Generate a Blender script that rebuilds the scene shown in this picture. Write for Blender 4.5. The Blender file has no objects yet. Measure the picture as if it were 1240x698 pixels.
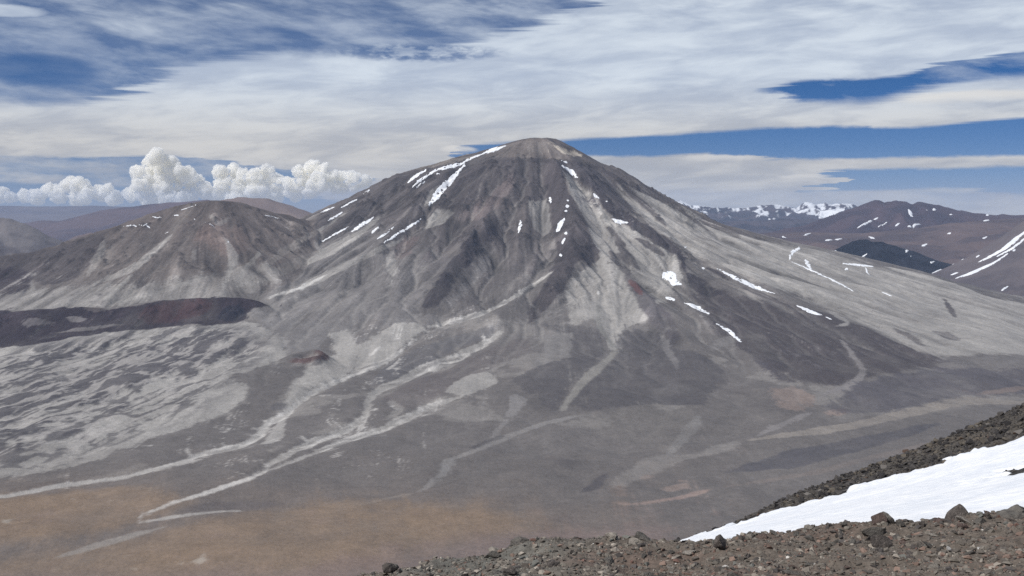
import bpy, bmesh, math, random
import numpy as np
from mathutils import Vector, noise as mnoise

SC = bpy.context.scene
COL = SC.collection
rng = np.random.default_rng(11)
random.seed(5)

# ------------------------------------------------------------------ camera (eye at the origin, looking north over a 1.2 km drop)
FPX, PITCH = 1330.0, math.atan(99 / 1330.0)
cam = bpy.data.cameras.new('camera')
cam.sensor_width = 36.0
cam.lens = 36.0 * FPX / 1240.0
cam.clip_start, cam.clip_end = 0.1, 200000.0
camo = bpy.data.objects.new('camera', cam)
COL.objects.link(camo)
camo.rotation_euler = (math.pi / 2 - PITCH, 0, 0)
SC.camera = camo

SUN_DIR = Vector((-0.57, -0.32, 0.76)).normalized()          # towards the sun
SUN_EL = math.asin(SUN_DIR.z)
SUN_ROT = math.atan2(SUN_DIR.x, SUN_DIR.y)                   # clockwise from north
sl = bpy.data.lights.new('sun', 'SUN')
sl.energy, sl.angle, sl.color = 3.8, math.radians(0.6), (1.0, 0.965, 0.92)
so = bpy.data.objects.new('sun', sl)
COL.objects.link(so)
so.rotation_euler = SUN_DIR.to_track_quat('Z', 'Y').to_euler()

SC.view_settings.view_transform = 'Standard'
SC.view_settings.look = 'None'
SC.view_settings.exposure = 0.0
SC.view_settings.gamma = 1.0
SC.render.engine = 'CYCLES'
SC.cycles.use_denoising = False
SC.cycles.volume_bounces = 40
SC.cycles.max_bounces = 40
SC.cycles.diffuse_bounces = 2
SC.cycles.sample_clamp_indirect = 3.0


def rays(px, py):
    """pixel of the 1240 x 698 photograph -> world direction with y = 1"""
    px, py = np.asarray(px, float), np.asarray(py, float)
    u, v = (px - 620) / FPX, (349 - py) / FPX
    c, s = math.cos(PITCH), math.sin(PITCH)
    y = c + v * s
    z = -s + v * c
    return u / y, z / y


def point(px, py, y):
    a, b = rays(px, py)
    return float(a * y), float(y), float(b * y)


def azel(px, py):
    a, b = rays(px, py)
    return math.degrees(math.atan(a)), math.degrees(math.atan2(b, math.hypot(1, a)))


# ------------------------------------------------------------------ world: Nishita sky with layers of high cloud
class Nodes:
    def __init__(self, tree):
        self.t = tree
        self.n = tree.nodes
        self.l = tree.links

    def new(self, typ, **kw):
        n = self.n.new(typ)
        for k, v in kw.items():
            setattr(n, k, v)
        return n

    def put(self, sock, v):
        if hasattr(v, 'is_output'):
            self.l.new(v, sock)
        elif v is not None:
            sock.default_value = v

    def m(self, op, a, b=None, c=None, clamp=False):
        n = self.new('ShaderNodeMath', operation=op)
        n.use_clamp = clamp
        self.put(n.inputs[0], a)
        if b is not None:
            self.put(n.inputs[1], b)
        if c is not None:
            self.put(n.inputs[2], c)
        return n.outputs[0]

    def add(self, a, b): return self.m('ADD', a, b)
    def sub(self, a, b): return self.m('SUBTRACT', a, b)
    def mul(self, a, b): return self.m('MULTIPLY', a, b)
    def mx(self, a, b): return self.m('MAXIMUM', a, b)

    def step(self, x, lo, hi):
        n = self.new('ShaderNodeMapRange', interpolation_type='SMOOTHSTEP')
        self.put(n.inputs[0], x)
        self.put(n.inputs[1], lo)
        self.put(n.inputs[2], hi)
        return n.outputs[0]

    def rng(self, x, a, b, c, d):
        n = self.new('ShaderNodeMapRange')
        self.put(n.inputs[0], x)
        for i, v in enumerate((a, b, c, d)):
            self.put(n.inputs[i + 1], v)
        return n.outputs[0]

    def vec(self, x, y, z=0.0):
        n = self.new('ShaderNodeCombineXYZ')
        self.put(n.inputs[0], x)
        self.put(n.inputs[1], y)
        self.put(n.inputs[2], z)
        return n.outputs[0]

    def noise(self, v, scale=1.0, detail=4.0, rough=0.55, dist=0.0):
        n = self.new('ShaderNodeTexNoise')
        self.put(n.inputs['Vector'], v)
        n.inputs['Scale'].default_value = scale
        n.inputs['Detail'].default_value = detail
        n.inputs['Roughness'].default_value = rough
        n.inputs['Distortion'].default_value = dist
        return n.outputs[0]

    def mix(self, f, a, b, blend='MIX'):
        n = self.new('ShaderNodeMix', data_type='RGBA', blend_type=blend)
        self.put(n.inputs[0], f)
        self.put(n.inputs[6], a)
        self.put(n.inputs[7], b)
        return n.outputs[2]

    def curve(self, x, pts):
        """pts: (x, y) in 0..1"""
        n = self.new('ShaderNodeFloatCurve')
        c = n.mapping.curves[0]
        pts = sorted(pts)
        while len(c.points) < len(pts):
            c.points.new(0.5, 0.5)
        for p, (a, b) in zip(c.points, pts):
            p.location = (a, b)
            p.handle_type = 'AUTO_CLAMPED'
        n.mapping.update()
        self.put(n.inputs['Value'], x)
        return n.outputs[0]


def build_world():
    w = bpy.data.worlds.new('World')
    SC.world = w
    w.use_nodes = True
    t = w.node_tree
    t.nodes.clear()
    N = Nodes(t)
    out = N.new('ShaderNodeOutputWorld')
    bg = N.new('ShaderNodeBackground')
    bg.inputs['Strength'].default_value = 0.06
    N.l.new(bg.outputs[0], out.inputs[0])
    sky = N.new('ShaderNodeTexSky', sky_type='NISHITA')
    sky.sun_disc = False
    sky.sun_elevation = SUN_EL
    sky.sun_rotation = SUN_ROT
    sky.altitude = 5900
    sky.air_density = 1.0
    sky.dust_density = 0.0
    sky.ozone_density = 4.0
    gen = N.new('ShaderNodeTexCoord').outputs['Generated']
    sep = N.new('ShaderNodeSeparateXYZ')
    N.l.new(gen, sep.inputs[0])
    X, Y, Z = sep.outputs
    az = N.mul(N.m('ARCTAN2', X, Y), 57.29578)
    el = N.mul(N.m('ARCSINE', Z), 57.29578)
    wide = N.noise(N.vec(N.mul(az, 0.10), N.mul(el, 0.45), 3.1), 1.0, 5, 0.6)
    fine = N.noise(N.vec(N.mul(az, 0.85), N.mul(el, 2.3), 7.7), 1.0, 6, 0.62)
    lace = N.noise(N.vec(N.add(N.mul(az, 0.27), N.mul(el, 0.40)), N.mul(el, 0.95), 1.2), 1.0, 7, 0.58, 0.2)
    warp = N.add(N.mul(N.sub(wide, 0.5), 0.9), N.mul(N.sub(fine, 0.5), 0.42))
    elw = N.add(el, warp)
    elf = N.add(el, N.mul(N.sub(fine, 0.5), 0.30))
    comb = N.noise(N.vec(N.mul(az, 0.05), N.mul(el, 3.4), 9.2), 1.0, 4, 0.6)
    a01 = N.rng(N.add(az, N.add(N.mul(N.sub(fine, 0.5), 2.5), N.mul(N.sub(comb, 0.5), 7.0))), -40, 40, 0, 1)

    def edge(pts):
        q = []
        for x, y in pts:
            a, e = azel(x, y)
            q.append(((a + 40) / 80, (e + 2) / 17))
        q = [(0.0, q[0][1])] + q + [(1.0, q[-1][1])]
        return N.sub(N.mul(N.curve(a01, q), 17.0), 2.0)

    main_low = edge([(0, 190), (100, 192), (200, 190), (300, 200), (400, 212), (480, 222), (535, 206), (566, 177), (600, 174),
                     (700, 169), (820, 163), (910, 157), (1000, 154), (1090, 155), (1150, 152), (1200, 146), (1240, 143)])
    main = N.step(N.sub(elf, main_low), -0.10, 0.14)
    w_up = edge([(900, 108), (930, 103), (960, 97), (1020, 95), (1080, 92), (1120, 85), (1160, 74), (1240, 60)])
    w_lo = edge([(900, 109), (930, 113), (960, 121), (1010, 124), (1060, 121), (1100, 112), (1160, 100), (1240, 92)])
    wedge = N.mul(N.step(N.sub(elf, w_lo), -0.30, 0.26), N.step(N.sub(w_up, elf), -0.06, 0.16))
    wedge = N.mul(wedge, N.step(az, 11.6, 13.8))
    wedge = N.mul(wedge, N.rng(lace, 0.46, 0.66, 1.0, 0.55))
    thin_lo = edge([(0, 126), (60, 130), (120, 124), (165, 108), (230, 84), (300, 72), (430, 70), (520, 66), (620, 40), (700, 10), (800, -60)])
    thin = N.step(N.sub(elw, thin_lo), -0.25, 0.45)
    veil = N.rng(lace, 0.36, 0.74, 0.16, 0.76)
    lens = N.m('ADD', N.m('POWER', N.mul(N.sub(az, -24.6), 0.42), 2.0), N.m('POWER', N.mul(N.sub(elf, 9.05), 2.6), 2.0))
    veil = N.mx(veil, N.mul(N.step(lens, 1.1, 0.2), 1.0))
    hole = N.m('ADD', N.m('POWER', N.mul(N.sub(az, -23.2), 0.30), 2.0), N.m('POWER', N.mul(N.sub(elf, 6.4), 1.15), 2.0))
    veil = N.mul(veil, N.rng(N.step(hole, 1.2, 0.3), 0, 1, 1, 0.25))
    slit = N.m('ADD', N.m('POWER', N.mul(N.sub(az, -4.8), 0.22), 2.0), N.m('POWER', N.mul(N.sub(elf, 7.85), 2.0), 2.0))
    body = N.mul(main, N.sub(1.0, wedge))
    body = N.mul(body, N.rng(N.mul(N.step(slit, 1.3, 0.2), N.step(fine, 0.38, 0.6)), 0, 1, 1, 0.30))
    body = N.mul(body, N.rng(thin, 0, 1, 1.0, veil))
    right_thin = N.mul(N.step(el, 7.8, 10.0), N.step(lace, 0.62, 0.42))
    body = N.mul(body, N.rng(right_thin, 0, 1, 1.0, 0.80))
    # lower layers below the blue band
    low_top = edge([(0, 206), (60, 208), (160, 212), (260, 220), (380, 224), (480, 214), (560, 192), (600, 186), (700, 188), (800, 188),
                    (850, 185), (910, 187), (940, 192), (1000, 191), (1060, 190), (1240, 187)])
    low_bot = edge([(0, 224), (100, 228), (200, 226), (300, 236), (380, 240), (480, 262), (620, 275), (900, 275), (985, 240), (1005, 219),
                    (1020, 208), (1080, 207), (1160, 206), (1240, 204)])
    low = N.mul(N.step(N.sub(low_top, elf), -0.05, 0.16), N.step(N.sub(elf, low_bot), -0.04, 0.20))
    low = N.mul(low, N.rng(N.step(az, -10, -14), 0, 1, 1.0, N.rng(lace, 0.42, 0.6, 0.25, 0.95)))
    bot_top = edge([(0, 300), (500, 300), (700, 262), (980, 232), (1060, 229), (1140, 226), (1240, 233)])
    bot = N.mul(N.step(N.sub(bot_top, elf), -0.06, 0.20), N.rng(lace, 0.34, 0.55, 0.65, 1.0))
    strip_ = N.mul(N.step(az, -8, -13), N.mul(N.step(el, 1.0, 1.8), N.step(el, 3.6, 2.7)))
    low = N.mx(low, N.mul(strip_, N.rng(lace, 0.38, 0.62, 0.10, 0.75)))
    cover = N.mx(N.mx(body, N.mul(low, 0.94)), N.mul(bot, 0.9))
    # streaked brightness of the clouds
    tone = N.noise(N.vec(N.add(N.mul(az, 0.21), N.mul(el, -0.30)), N.mul(el, 0.95), 5.5), 1.0, 8, 0.58, 0.3)
    hi = N.mix(N.step(tone, 0.30, 0.70), (0.45, 0.52, 0.64, 1), (0.68, 0.75, 0.83, 1))
    lo = N.mix(N.step(tone, 0.34, 0.68), (0.45, 0.46, 0.485, 1), (0.68, 0.665, 0.635, 1))
    ccol = N.mix(N.step(el, 2.4, 7.0), lo, hi)
    hsv = N.new('ShaderNodeHueSaturation')
    hsv.inputs['Saturation'].default_value = 1.3
    hsv.inputs['Value'].default_value = 0.86
    N.l.new(sky.outputs[0], hsv.inputs['Color'])
    skyc = N.mix(1.0, hsv.outputs[0], (1.2, 0.98, 1.08, 1), 'MULTIPLY')
    def lens_(x, y, hw, hh):
        a, e = azel(x, y)
        d = N.add(N.m('POWER', N.mul(N.sub(az, a), 23.2 / hw), 2.0), N.m('POWER', N.mul(N.sub(elf, e), 23.2 / hh), 2.0))
        return N.mul(N.step(d, 1.0, 0.25), N.step(elf, e - hh / 23.2, e + 0.3 * hh / 23.2))
    bright = N.mx(N.mx(lens_(870, 192, 52, 6), lens_(556, 182, 26, 7)), N.mx(lens_(975, 214, 36, 4), lens_(1180, 118, 110, 9)))
    ccol = N.mix(N.mul(bright, 0.65), ccol, (0.80, 0.775, 0.73, 1))
    cover = N.mx(cover, N.mul(bright, 0.8))
    c10 = N.mix(1.0, ccol, (16.67, 16.67, 16.67, 1), 'MULTIPLY')
    res = N.mix(cover, skyc, c10)
    N.l.new(res, bg.inputs['Color'])


build_world()

# ------------------------------------------------------------------ helpers
ALB = 1.12                                                   # display colour of sunlit dry ground -> albedo


def lin(c):
    c = np.asarray(c, float) / 255.0
    return np.where(c <= 0.04045, c / 12.92, ((c + 0.055) / 1.055) ** 2.4)


def alb(*c):
    return (lin(c) * ALB).astype(np.float32)


_T = np.random.default_rng(3).random((256, 256)).astype(np.float32)


def vnoise(x, y, seed=0):
    x = x + seed * 37.13
    y = y + seed * 91.7
    xi, yi = np.floor(x).astype(np.int32), np.floor(y).astype(np.int32)
    fx, fy = (x - xi).astype(np.float32), (y - yi).astype(np.float32)
    fx = fx * fx * (3 - 2 * fx)
    fy = fy * fy * (3 - 2 * fy)
    x0, x1, y0, y1 = xi & 255, (xi + 1) & 255, yi & 255, (yi + 1) & 255
    a = _T[y0, x0] * (1 - fx) + _T[y0, x1] * fx
    b = _T[y1, x0] * (1 - fx) + _T[y1, x1] * fx
    return a * (1 - fy) + b * fy


def fbm(x, y, octv=4, seed=0, gain=0.5, lac=2.03):
    s, a, tot = 0.0, 1.0, 0.0
    for o in range(octv):
        s = s + a * vnoise(x, y, seed + o * 5 + 1)
        tot += a
        a *= gain
        x, y = x * lac * 0.96 + y * 0.35, y * lac * 0.96 - x * 0.35
    return s / tot - 0.5


def ridged(x, y, octv=4, seed=0):
    s, a, tot = 0.0, 1.0, 0.0
    for o in range(octv):
        s = s + a * (1 - np.abs(2 * vnoise(x, y, seed + o * 7 + 2) - 1))
        tot += a
        a *= 0.5
        x, y = x * 2.03, y * 2.03
    return s / tot


def box1(a, r, ax):
    if r < 1:
        return a
    p = [(0, 0), (0, 0)]
    p[ax] = (r + 1, r)
    c = np.cumsum(np.pad(a, p, mode='edge'), axis=ax, dtype=np.float64)
    n = 2 * r + 1
    if ax == 0:
        return ((c[n:] - c[:-n]) / n).astype(np.float32)
    return ((c[:, n:] - c[:, :-n]) / n).astype(np.float32)


def blur(a, r, it=2):
    for _ in range(it):
        a = box1(box1(a, r, 0), r, 1)
    return a


def smooth(x, a, b):
    t = np.clip((x - a) / (b - a), 0, 1)
    return t * t * (3 - 2 * t)


def smax(a, b, k):
    h = np.clip(0.5 + 0.5 * (a - b) / k, 0, 1)
    return b * (1 - h) + a * h + k * h * (1 - h)


def inside(X, Y, P):
    r = np.zeros(X.shape, bool)
    n = len(P)
    for i in range(n):
        x0, y0 = P[i]
        x1, y1 = P[(i + 1) % n]
        if y0 == y1:
            continue
        c = (y0 > Y) != (y1 > Y)
        r ^= c & (X < (x1 - x0) * (Y - y0) / (y1 - y0) + x0)
    return r


def strip(pts, ws, taper=False):
    """outline (photo pixels) of a line with a width at each point"""
    p = np.asarray(pts, float)
    w = np.asarray(ws if hasattr(ws, '__len__') else [ws] * len(p), float)
    if len(p) == 1:
        a = np.linspace(0, 2 * math.pi, 9)[:-1]
        return np.c_[p[0, 0] + w[0] * 0.62 * np.cos(a), p[0, 1] + w[0] * 0.45 * np.sin(a)]
    s = np.r_[0, np.cumsum(np.hypot(*np.diff(p, axis=0).T))]
    n = max(3, int(s[-1] / 4) + 1)
    q = np.linspace(0, s[-1], n)
    # smooth through the points
    px, py, pw = (np.interp(q, s, v) for v in (p[:, 0], p[:, 1], w))
    if n > 6 and len(p) > 2:
        for _ in range(2):
            px[1:-1] = (px[:-2] + 2 * px[1:-1] + px[2:]) / 4
            py[1:-1] = (py[:-2] + 2 * py[1:-1] + py[2:]) / 4
    if taper:
        e = np.minimum(np.arange(n), np.arange(n)[::-1]) / max(1.0, 0.3 * n)
        pw = pw * np.clip(0.35 + 0.75 * e, 0, 1)
    tx, ty = np.gradient(px), np.gradient(py)
    L = np.hypot(tx, ty) + 1e-9
    nx, ny = -ty / L, tx / L
    a = np.c_[px + nx * pw / 2, py + ny * pw / 2]
    b = np.c_[px - nx * pw / 2, py - ny * pw / 2]
    return np.r_[a, b[::-1]]


def dense(P, d=7.0):
    P = np.asarray(P, float)
    out = []
    for i in range(len(P)):
        a, b = P[i], P[(i + 1) % len(P)]
        k = max(1, int(np.hypot(*(b - a)) / d))
        for j in range(k):
            out.append(a + (b - a) * j / k)
    return np.array(out)


class Field:
    """a height field on a regular grid with an albedo per vertex"""

    def __init__(self, x0, x1, y0, y1, step):
        self.x0, self.y0, self.d = x0, y0, step
        self.xs = np.arange(x0, x1 + step * 0.5, step)
        self.ys = np.arange(y0, y1 + step * 0.5, step)
        self.X, self.Y = np.meshgrid(self.xs.astype(np.float32), self.ys.astype(np.float32))
        self.z = np.zeros(self.X.shape, np.float32)
        self.col = None

    def at(self, x, y, f=None):
        f = self.z if f is None else f
        u = np.clip((np.asarray(x) - self.x0) / self.d, 0, len(self.xs) - 1.001)
        v = np.clip((np.asarray(y) - self.y0) / self.d, 0, len(self.ys) - 1.001)
        i, j = u.astype(int), v.astype(int)
        a, b = u - i, v - j
        return (f[j, i] * (1 - a) * (1 - b) + f[j, i + 1] * a * (1 - b) + f[j + 1, i] * (1 - a) * b + f[j + 1, i + 1] * a * b)

    def hit(self, P, n=1100):
        """where the sight lines of the photo meet the ground: metres east, north"""
        P = np.asarray(P, float)
        a, b = rays(P[:, 0], P[:, 1])
        t = np.linspace(self.ys[0], self.ys[-1], n)
        H = self.at(a[:, None] * t, np.broadcast_to(t, (len(a), n)))
        D = H - b[:, None] * t
        under = D > 0
        k = np.where(under.any(1), under.argmax(1), D.argmax(1))
        kk = np.maximum(k - 1, 0)
        r = np.arange(len(a))
        d0, d1 = D[r, kk], D[r, k]
        f = np.where((d0 < 0) & (d1 > 0), -d0 / (d1 - d0 + 1e-9), 1.0)
        y = t[kk] + (t[k] - t[kk]) * f
        return np.c_[a * y, y]

    def sub(self, P, m):
        i0 = int(max(0, (P[:, 0].min() - m - self.x0) // self.d))
        i1 = int(min(len(self.xs), (P[:, 0].max() + m - self.x0) // self.d + 2))
        j0 = int(max(0, (P[:, 1].min() - m - self.y0) // self.d))
        j1 = int(min(len(self.ys), (P[:, 1].max() + m - self.y0) // self.d + 2))
        return slice(j0, max(j1, j0 + 1)), slice(i0, max(i1, i0 + 1))

    def mask(self, P, warp=0.0, soft=1, wl=120.0):
        m = warp + (soft + 1) * 2 * self.d
        s = self.sub(P, m)
        X, Y = self.X[s], self.Y[s]
        if warp:
            X, Y = X + warp * 2.2 * fbm(X / wl, Y / wl, 5, 3, 0.6), Y + warp * 2.2 * fbm(X / wl, Y / wl, 5, 17, 0.6)
        k = inside(X, Y, P).astype(np.float32)
        return s, blur(k, soft)

    def normals(self):
        gy, gx = np.gradient(self.z, self.d)
        n = np.dstack([-gx, -gy, np.ones_like(gx)])
        return n / np.linalg.norm(n, axis=2, keepdims=True)

    def mesh(self, name, facemask=None, with_normals=False):
        ny, nx = self.z.shape
        idx = np.arange(nx * ny).reshape(ny, nx)
        q = np.stack([idx[:-1, :-1], idx[:-1, 1:], idx[1:, 1:], idx[1:, :-1]], -1)
        q = q.reshape(-1, 4) if facemask is None else q[facemask]
        used = np.unique(q)
        back = np.zeros(nx * ny, np.int32)
        back[used] = np.arange(len(used))
        co = np.c_[self.X.ravel()[used], self.Y.ravel()[used], self.z.ravel()[used]]
        me = raw_mesh(name, co, back[q])
        if self.col is not None:
            set_col(me, self.col.reshape(-1, 3)[used])
        if with_normals:
            nn = self.normals().reshape(-1, 3)[used]
            me.normals_split_custom_set_from_vertices(nn.astype(np.float32))
        return me


def raw_mesh(name, co, faces, smooth_=True):
    co = np.ascontiguousarray(co, np.float32)
    faces = np.ascontiguousarray(faces, np.int32)
    k = faces.shape[1]
    me = bpy.data.meshes.new(name)
    me.vertices.add(len(co))
    me.vertices.foreach_set('co', co.ravel())
    me.loops.add(faces.size)
    me.loops.foreach_set('vertex_index', faces.ravel())
    me.polygons.add(len(faces))
    me.polygons.foreach_set('loop_start', np.arange(0, faces.size, k, dtype=np.int32))
    me.polygons.foreach_set('use_smooth', np.full(len(faces), smooth_))
    me.update(calc_edges=True)
    me.validate()
    return me


def set_col(me, c):
    a = me.color_attributes.new('albedo', 'FLOAT_COLOR', 'POINT')
    a.data.foreach_set('color', np.c_[c, np.ones(len(c))].astype(np.float32).ravel())


def link(name, me, mat=None, parent=None, kind=None, label=None, cat=None, group=None):
    o = bpy.data.objects.new(name, me)
    COL.objects.link(o)
    if mat is not None and not me.materials:
        me.materials.append(mat)
    if parent is not None:
        o.parent = parent
    for k, v in (('kind', kind), ('label', label), ('category', cat), ('group', group)):
        if v:
            o[k] = v
    return o


# ------------------------------------------------------------------ materials
def new_mat(name):
    m = bpy.data.materials.new(name)
    m.use_nodes = True
    t = m.node_tree
    t.nodes.clear()
    N = Nodes(t)
    out = N.new('ShaderNodeOutputMaterial')
    b = N.new('ShaderNodeBsdfPrincipled')
    b.inputs['Specular IOR Level'].default_value = 0.15
    b.inputs['Roughness'].default_value = 0.95
    N.l.new(b.outputs[0], out.inputs[0])
    return m, N, b


def ground_mat(name, scales, amp, bump_d, use_attr=True, base=None):
    """albedo of the ground (attribute) broken up by noise at several sizes, with grain in the relief"""
    m, N, b = new_mat(name)
    pos = N.new('ShaderNodeNewGeometry').outputs['Position']
    if use_attr:
        at = N.new('ShaderNodeAttribute')
        at.attribute_name = 'albedo'
        c = at.outputs['Color']
    else:
        c = base
    f = None
    for s in scales:
        n = N.noise(pos, 1.0 / s, 5, 0.65)
        f = n if f is None else N.add(f, n)
    f = N.m('DIVIDE', f, float(len(scales)))
    k = N.rng(f, 0.25, 0.75, 1 - amp, 1 + amp)
    c = N.mix(1.0, c, N.vec(k, k, k), 'MULTIPLY')
    N.put(b.inputs['Base Color'], c)
    if bump_d:
        bp = N.new('ShaderNodeBump')
        bp.inputs['Strength'].default_value = 1.0
        bp.inputs['Distance'].default_value = bump_d
        N.put(bp.inputs['Height'], f)
        N.l.new(bp.outputs[0], b.inputs['Normal'])
    return m


M_TERRAIN = ground_mat('volcanic_ground', (110.0, 34.0, 14.0), 0.40, 11.0)
M_FAR = ground_mat('far_ground', (900.0, 250.0), 0.22, 60.0)


def snow_mat(name, size, bump):
    m, N, b = new_mat(name)
    pos = N.new('ShaderNodeNewGeometry').outputs['Position']
    n = N.add(N.mul(N.noise(pos, 1.0 / size, 6, 0.6), 0.6), N.mul(N.noise(pos, 0.16 / size, 4, 0.6), 0.4))
    N.put(b.inputs['Base Color'], N.mix(N.step(n, 0.36, 0.64), (0.76, 0.79, 0.83, 1), (0.93, 0.935, 0.94, 1)))
    b.inputs['Roughness'].default_value = 0.7
    bp = N.new('ShaderNodeBump')
    bp.inputs['Distance'].default_value = bump
    N.put(bp.inputs['Height'], n)
    N.l.new(bp.outputs[0], b.inputs['Normal'])
    return m


M_SNOW_FAR = snow_mat('old_snow', 30.0, 6.0)
M_SNOW = snow_mat('snow', 1.4, 0.40)

# ------------------------------------------------------------------ the volcano and its plain
T = Field(-7000, 7000, 3000, 13200, 10.0)
X, Y = T.X, T.Y
SX, SY = point(645, 168, 11000)[0], 11000.0
R_TAB = np.array([0, 165, 400, 800, 1300, 1800, 2400, 3000, 3800, 4600, 5600, 6600, 8000, 10000, 15000], float)
PROF = {  # height above the eye along each bearing from the summit
    0: [682, 672, 588, 380, 78, -180, -325, -440, -630, -850, -1030, -1090, -1130, -1150, -1160],
    45: [682, 672, 580, 380, 80, -180, -330, -440, -600, -760, -900, -1000, -1080, -1120, -1150],
    90: [682, 670, 580, 380, 100, -150, -350, -500, -700, -850, -960, -1050, -1100, -1130, -1150],
    135: [682, 660, 590, 460, 290, 70, -160, -380, -560, -720, -850, -950, -1050, -1100, -1150],
    180: [682, 655, 592, 470, 300, 70, -160, -380, -590, -760, -900, -990, -1060, -1100, -1150],
    225: [682, 650, 565, 390, 150, -110, -350, -560, -760, -890, -1000, -1070, -1130, -1165, -1190],
    270: [682, 645, 540, 320, 20, -255, -490, -680, -860, -985, -1085, -1140, -1172, -1190, -1200],
    315: [682, 655, 555, 330, 20, -230, -430, -590, -770, -920, -1055, -1110, -1150, -1175, -1190],
}


def volcano_base(X, Y):
    dx, dy = X - SX, Y - SY
    r = np.hypot(dx, dy)
    th = (np.degrees(np.arctan2(dy, dx)) % 360) / 45.0
    i = np.floor(th).astype(int)
    f = th - i
    f = f * f * (3 - 2 * f)
    rr = np.linspace(0, 15000, 1501)
    tabs = []
    for k in range(8):
        p = np.interp(rr, R_TAB, PROF[k * 45])
        ker = np.hanning(41)
        ker /= ker.sum()
        ps = np.convolve(np.pad(p, 20, mode='edge'), ker, 'valid')
        ps[:25] = p[:25] * (1 - np.linspace(0, 1, 25)) + ps[:25] * np.linspace(0, 1, 25)
        tabs.append(ps)
    tabs = np.array(tabs, np.float32)
    u = np.clip(r / 10.0, 0, 1499.0)
    j = u.astype(int)
    g = u - j
    a = tabs[i % 8, j] * (1 - g) + tabs[i % 8, j + 1] * g
    b = tabs[(i + 1) % 8, j] * (1 - g) + tabs[(i + 1) % 8, j + 1] * g
    return (a * (1 - f) + b * f).astype(np.float32), r.astype(np.float32)


H, RAD = volcano_base(X, Y)
TH = np.arctan2(Y - SY, X - SX).astype(np.float32)


def crest(X, Y, pts, front, back, conc=0.0):
    """ridge height: crest polyline (px, py, metres north) with side slopes"""
    W = np.array([point(*p) for p in pts])
    best = np.full(X.shape, -9e3, np.float32)
    for a, b in zip(W[:-1], W[1:]):
        d = b[:2] - a[:2]
        L2 = d @ d
        t = np.clip(((X - a[0]) * d[0] + (Y - a[1]) * d[1]) / L2, 0, 1)
        qx, qy = X - (a[0] + d[0] * t), Y - (a[1] + d[1] * t)
        dist = np.hypot(qx, qy)
        sl = np.where(qy < 0, front, back)
        z = a[2] + (b[2] - a[2]) * t - sl * dist + conc * dist * dist
        best = np.maximum(best, np.where(dist < 2600, z, -9e3))
    return best


spur = ridged(X / 420.0, Y / 420.0, 4, 4) - 0.5
# hill on the left shoulder
HILL = crest(X, Y, [(-60, 322, 9300), (0, 313, 9300), (60, 302, 9350), (105, 286, 9400), (150, 269, 9500), (190, 257, 9600), (225, 247, 9700), (255, 241.5, 9750),
                    (282, 243.5, 9800), (303, 251, 9850), (335, 261, 10000), (372, 268, 10250)], 0.56, 0.5, 6.5e-5)
HILL = blur(np.maximum(HILL, -1600), 7, 2) + 22
HILL += 60 * spur * smooth(HILL, -1000, -400) * smooth(HILL, 40, -120)
for pts, fr, bk, k in (([(470, 217.5, 10900), (489, 207.5, 10900), (503, 204.5, 10900), (540, 194, 10950)], 0.75, 0.6, 8),
                       ([(585, 186, 11000), (612, 174.5, 11000), (624, 172, 11000), (640, 167.5, 11000), (655, 167.5, 11000), (668, 173, 11000)], 0.7, 0.7, 6),
                       ([(560, 203, 10650), (600, 196, 10600), (660, 193, 10560), (735, 204, 10700), (745, 210, 10750)], 0.62, 0.36, 10)):
    H = smax(H - 1.5, crest(X, Y, pts, fr, bk) - 600 * smooth(RAD, 900, 2300), k)
H0 = H.copy()
H = smax(H, HILL, 60)
# scoria ridge
SCO = crest(X, Y, [(-80, 392, 7700), (0, 383, 7750), (45, 375, 7800), (100, 371, 7850), (140, 375.5, 7850), (165, 369, 7900), (190, 364, 7900), (225, 361.5, 7950),
                   (290, 360, 7950), (310, 364, 7950), (324, 371, 7900), (345, 381, 7850)], 0.50, 0.45)
SCO += 16 * fbm(X / 90, Y / 90, 3, 9) + 55 * fbm(X / 330, Y / 330, 3, 19) * smooth(SCO, -640, -760)
H = smax(H, SCO, 26)
# low ridges at the foot
for pts, fr, bk, k in (
        ([(690, 505, 5900), (712, 525, 5650), (722, 552, 5350), (730, 572, 5150), (722, 592, 4950)], 0.22, 0.35, 20),
        ([(1240, 490, 6800), (1165, 484, 6700), (1091, 500, 6500), (1032, 514, 6350), (985, 521, 6250)], 0.10, 0.10, 20),
        ([(940, 468, 7000), (975, 470, 6900), (990, 486, 6600)], 0.16, 0.2, 25),
        ([(1120, 540, 5900), (1045, 557, 5600), (983, 572, 5450), (880, 588, 5300), (800, 604, 5150)], 0.09, 0.12, 14),
        ([(1100, 425, 7900), (1060, 398, 8300), (1030, 384, 8700), (975, 372, 9000)], 0.20, 0.2, 25)):
    H = smax(H, crest(X, Y, pts, fr, bk), k)
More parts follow.
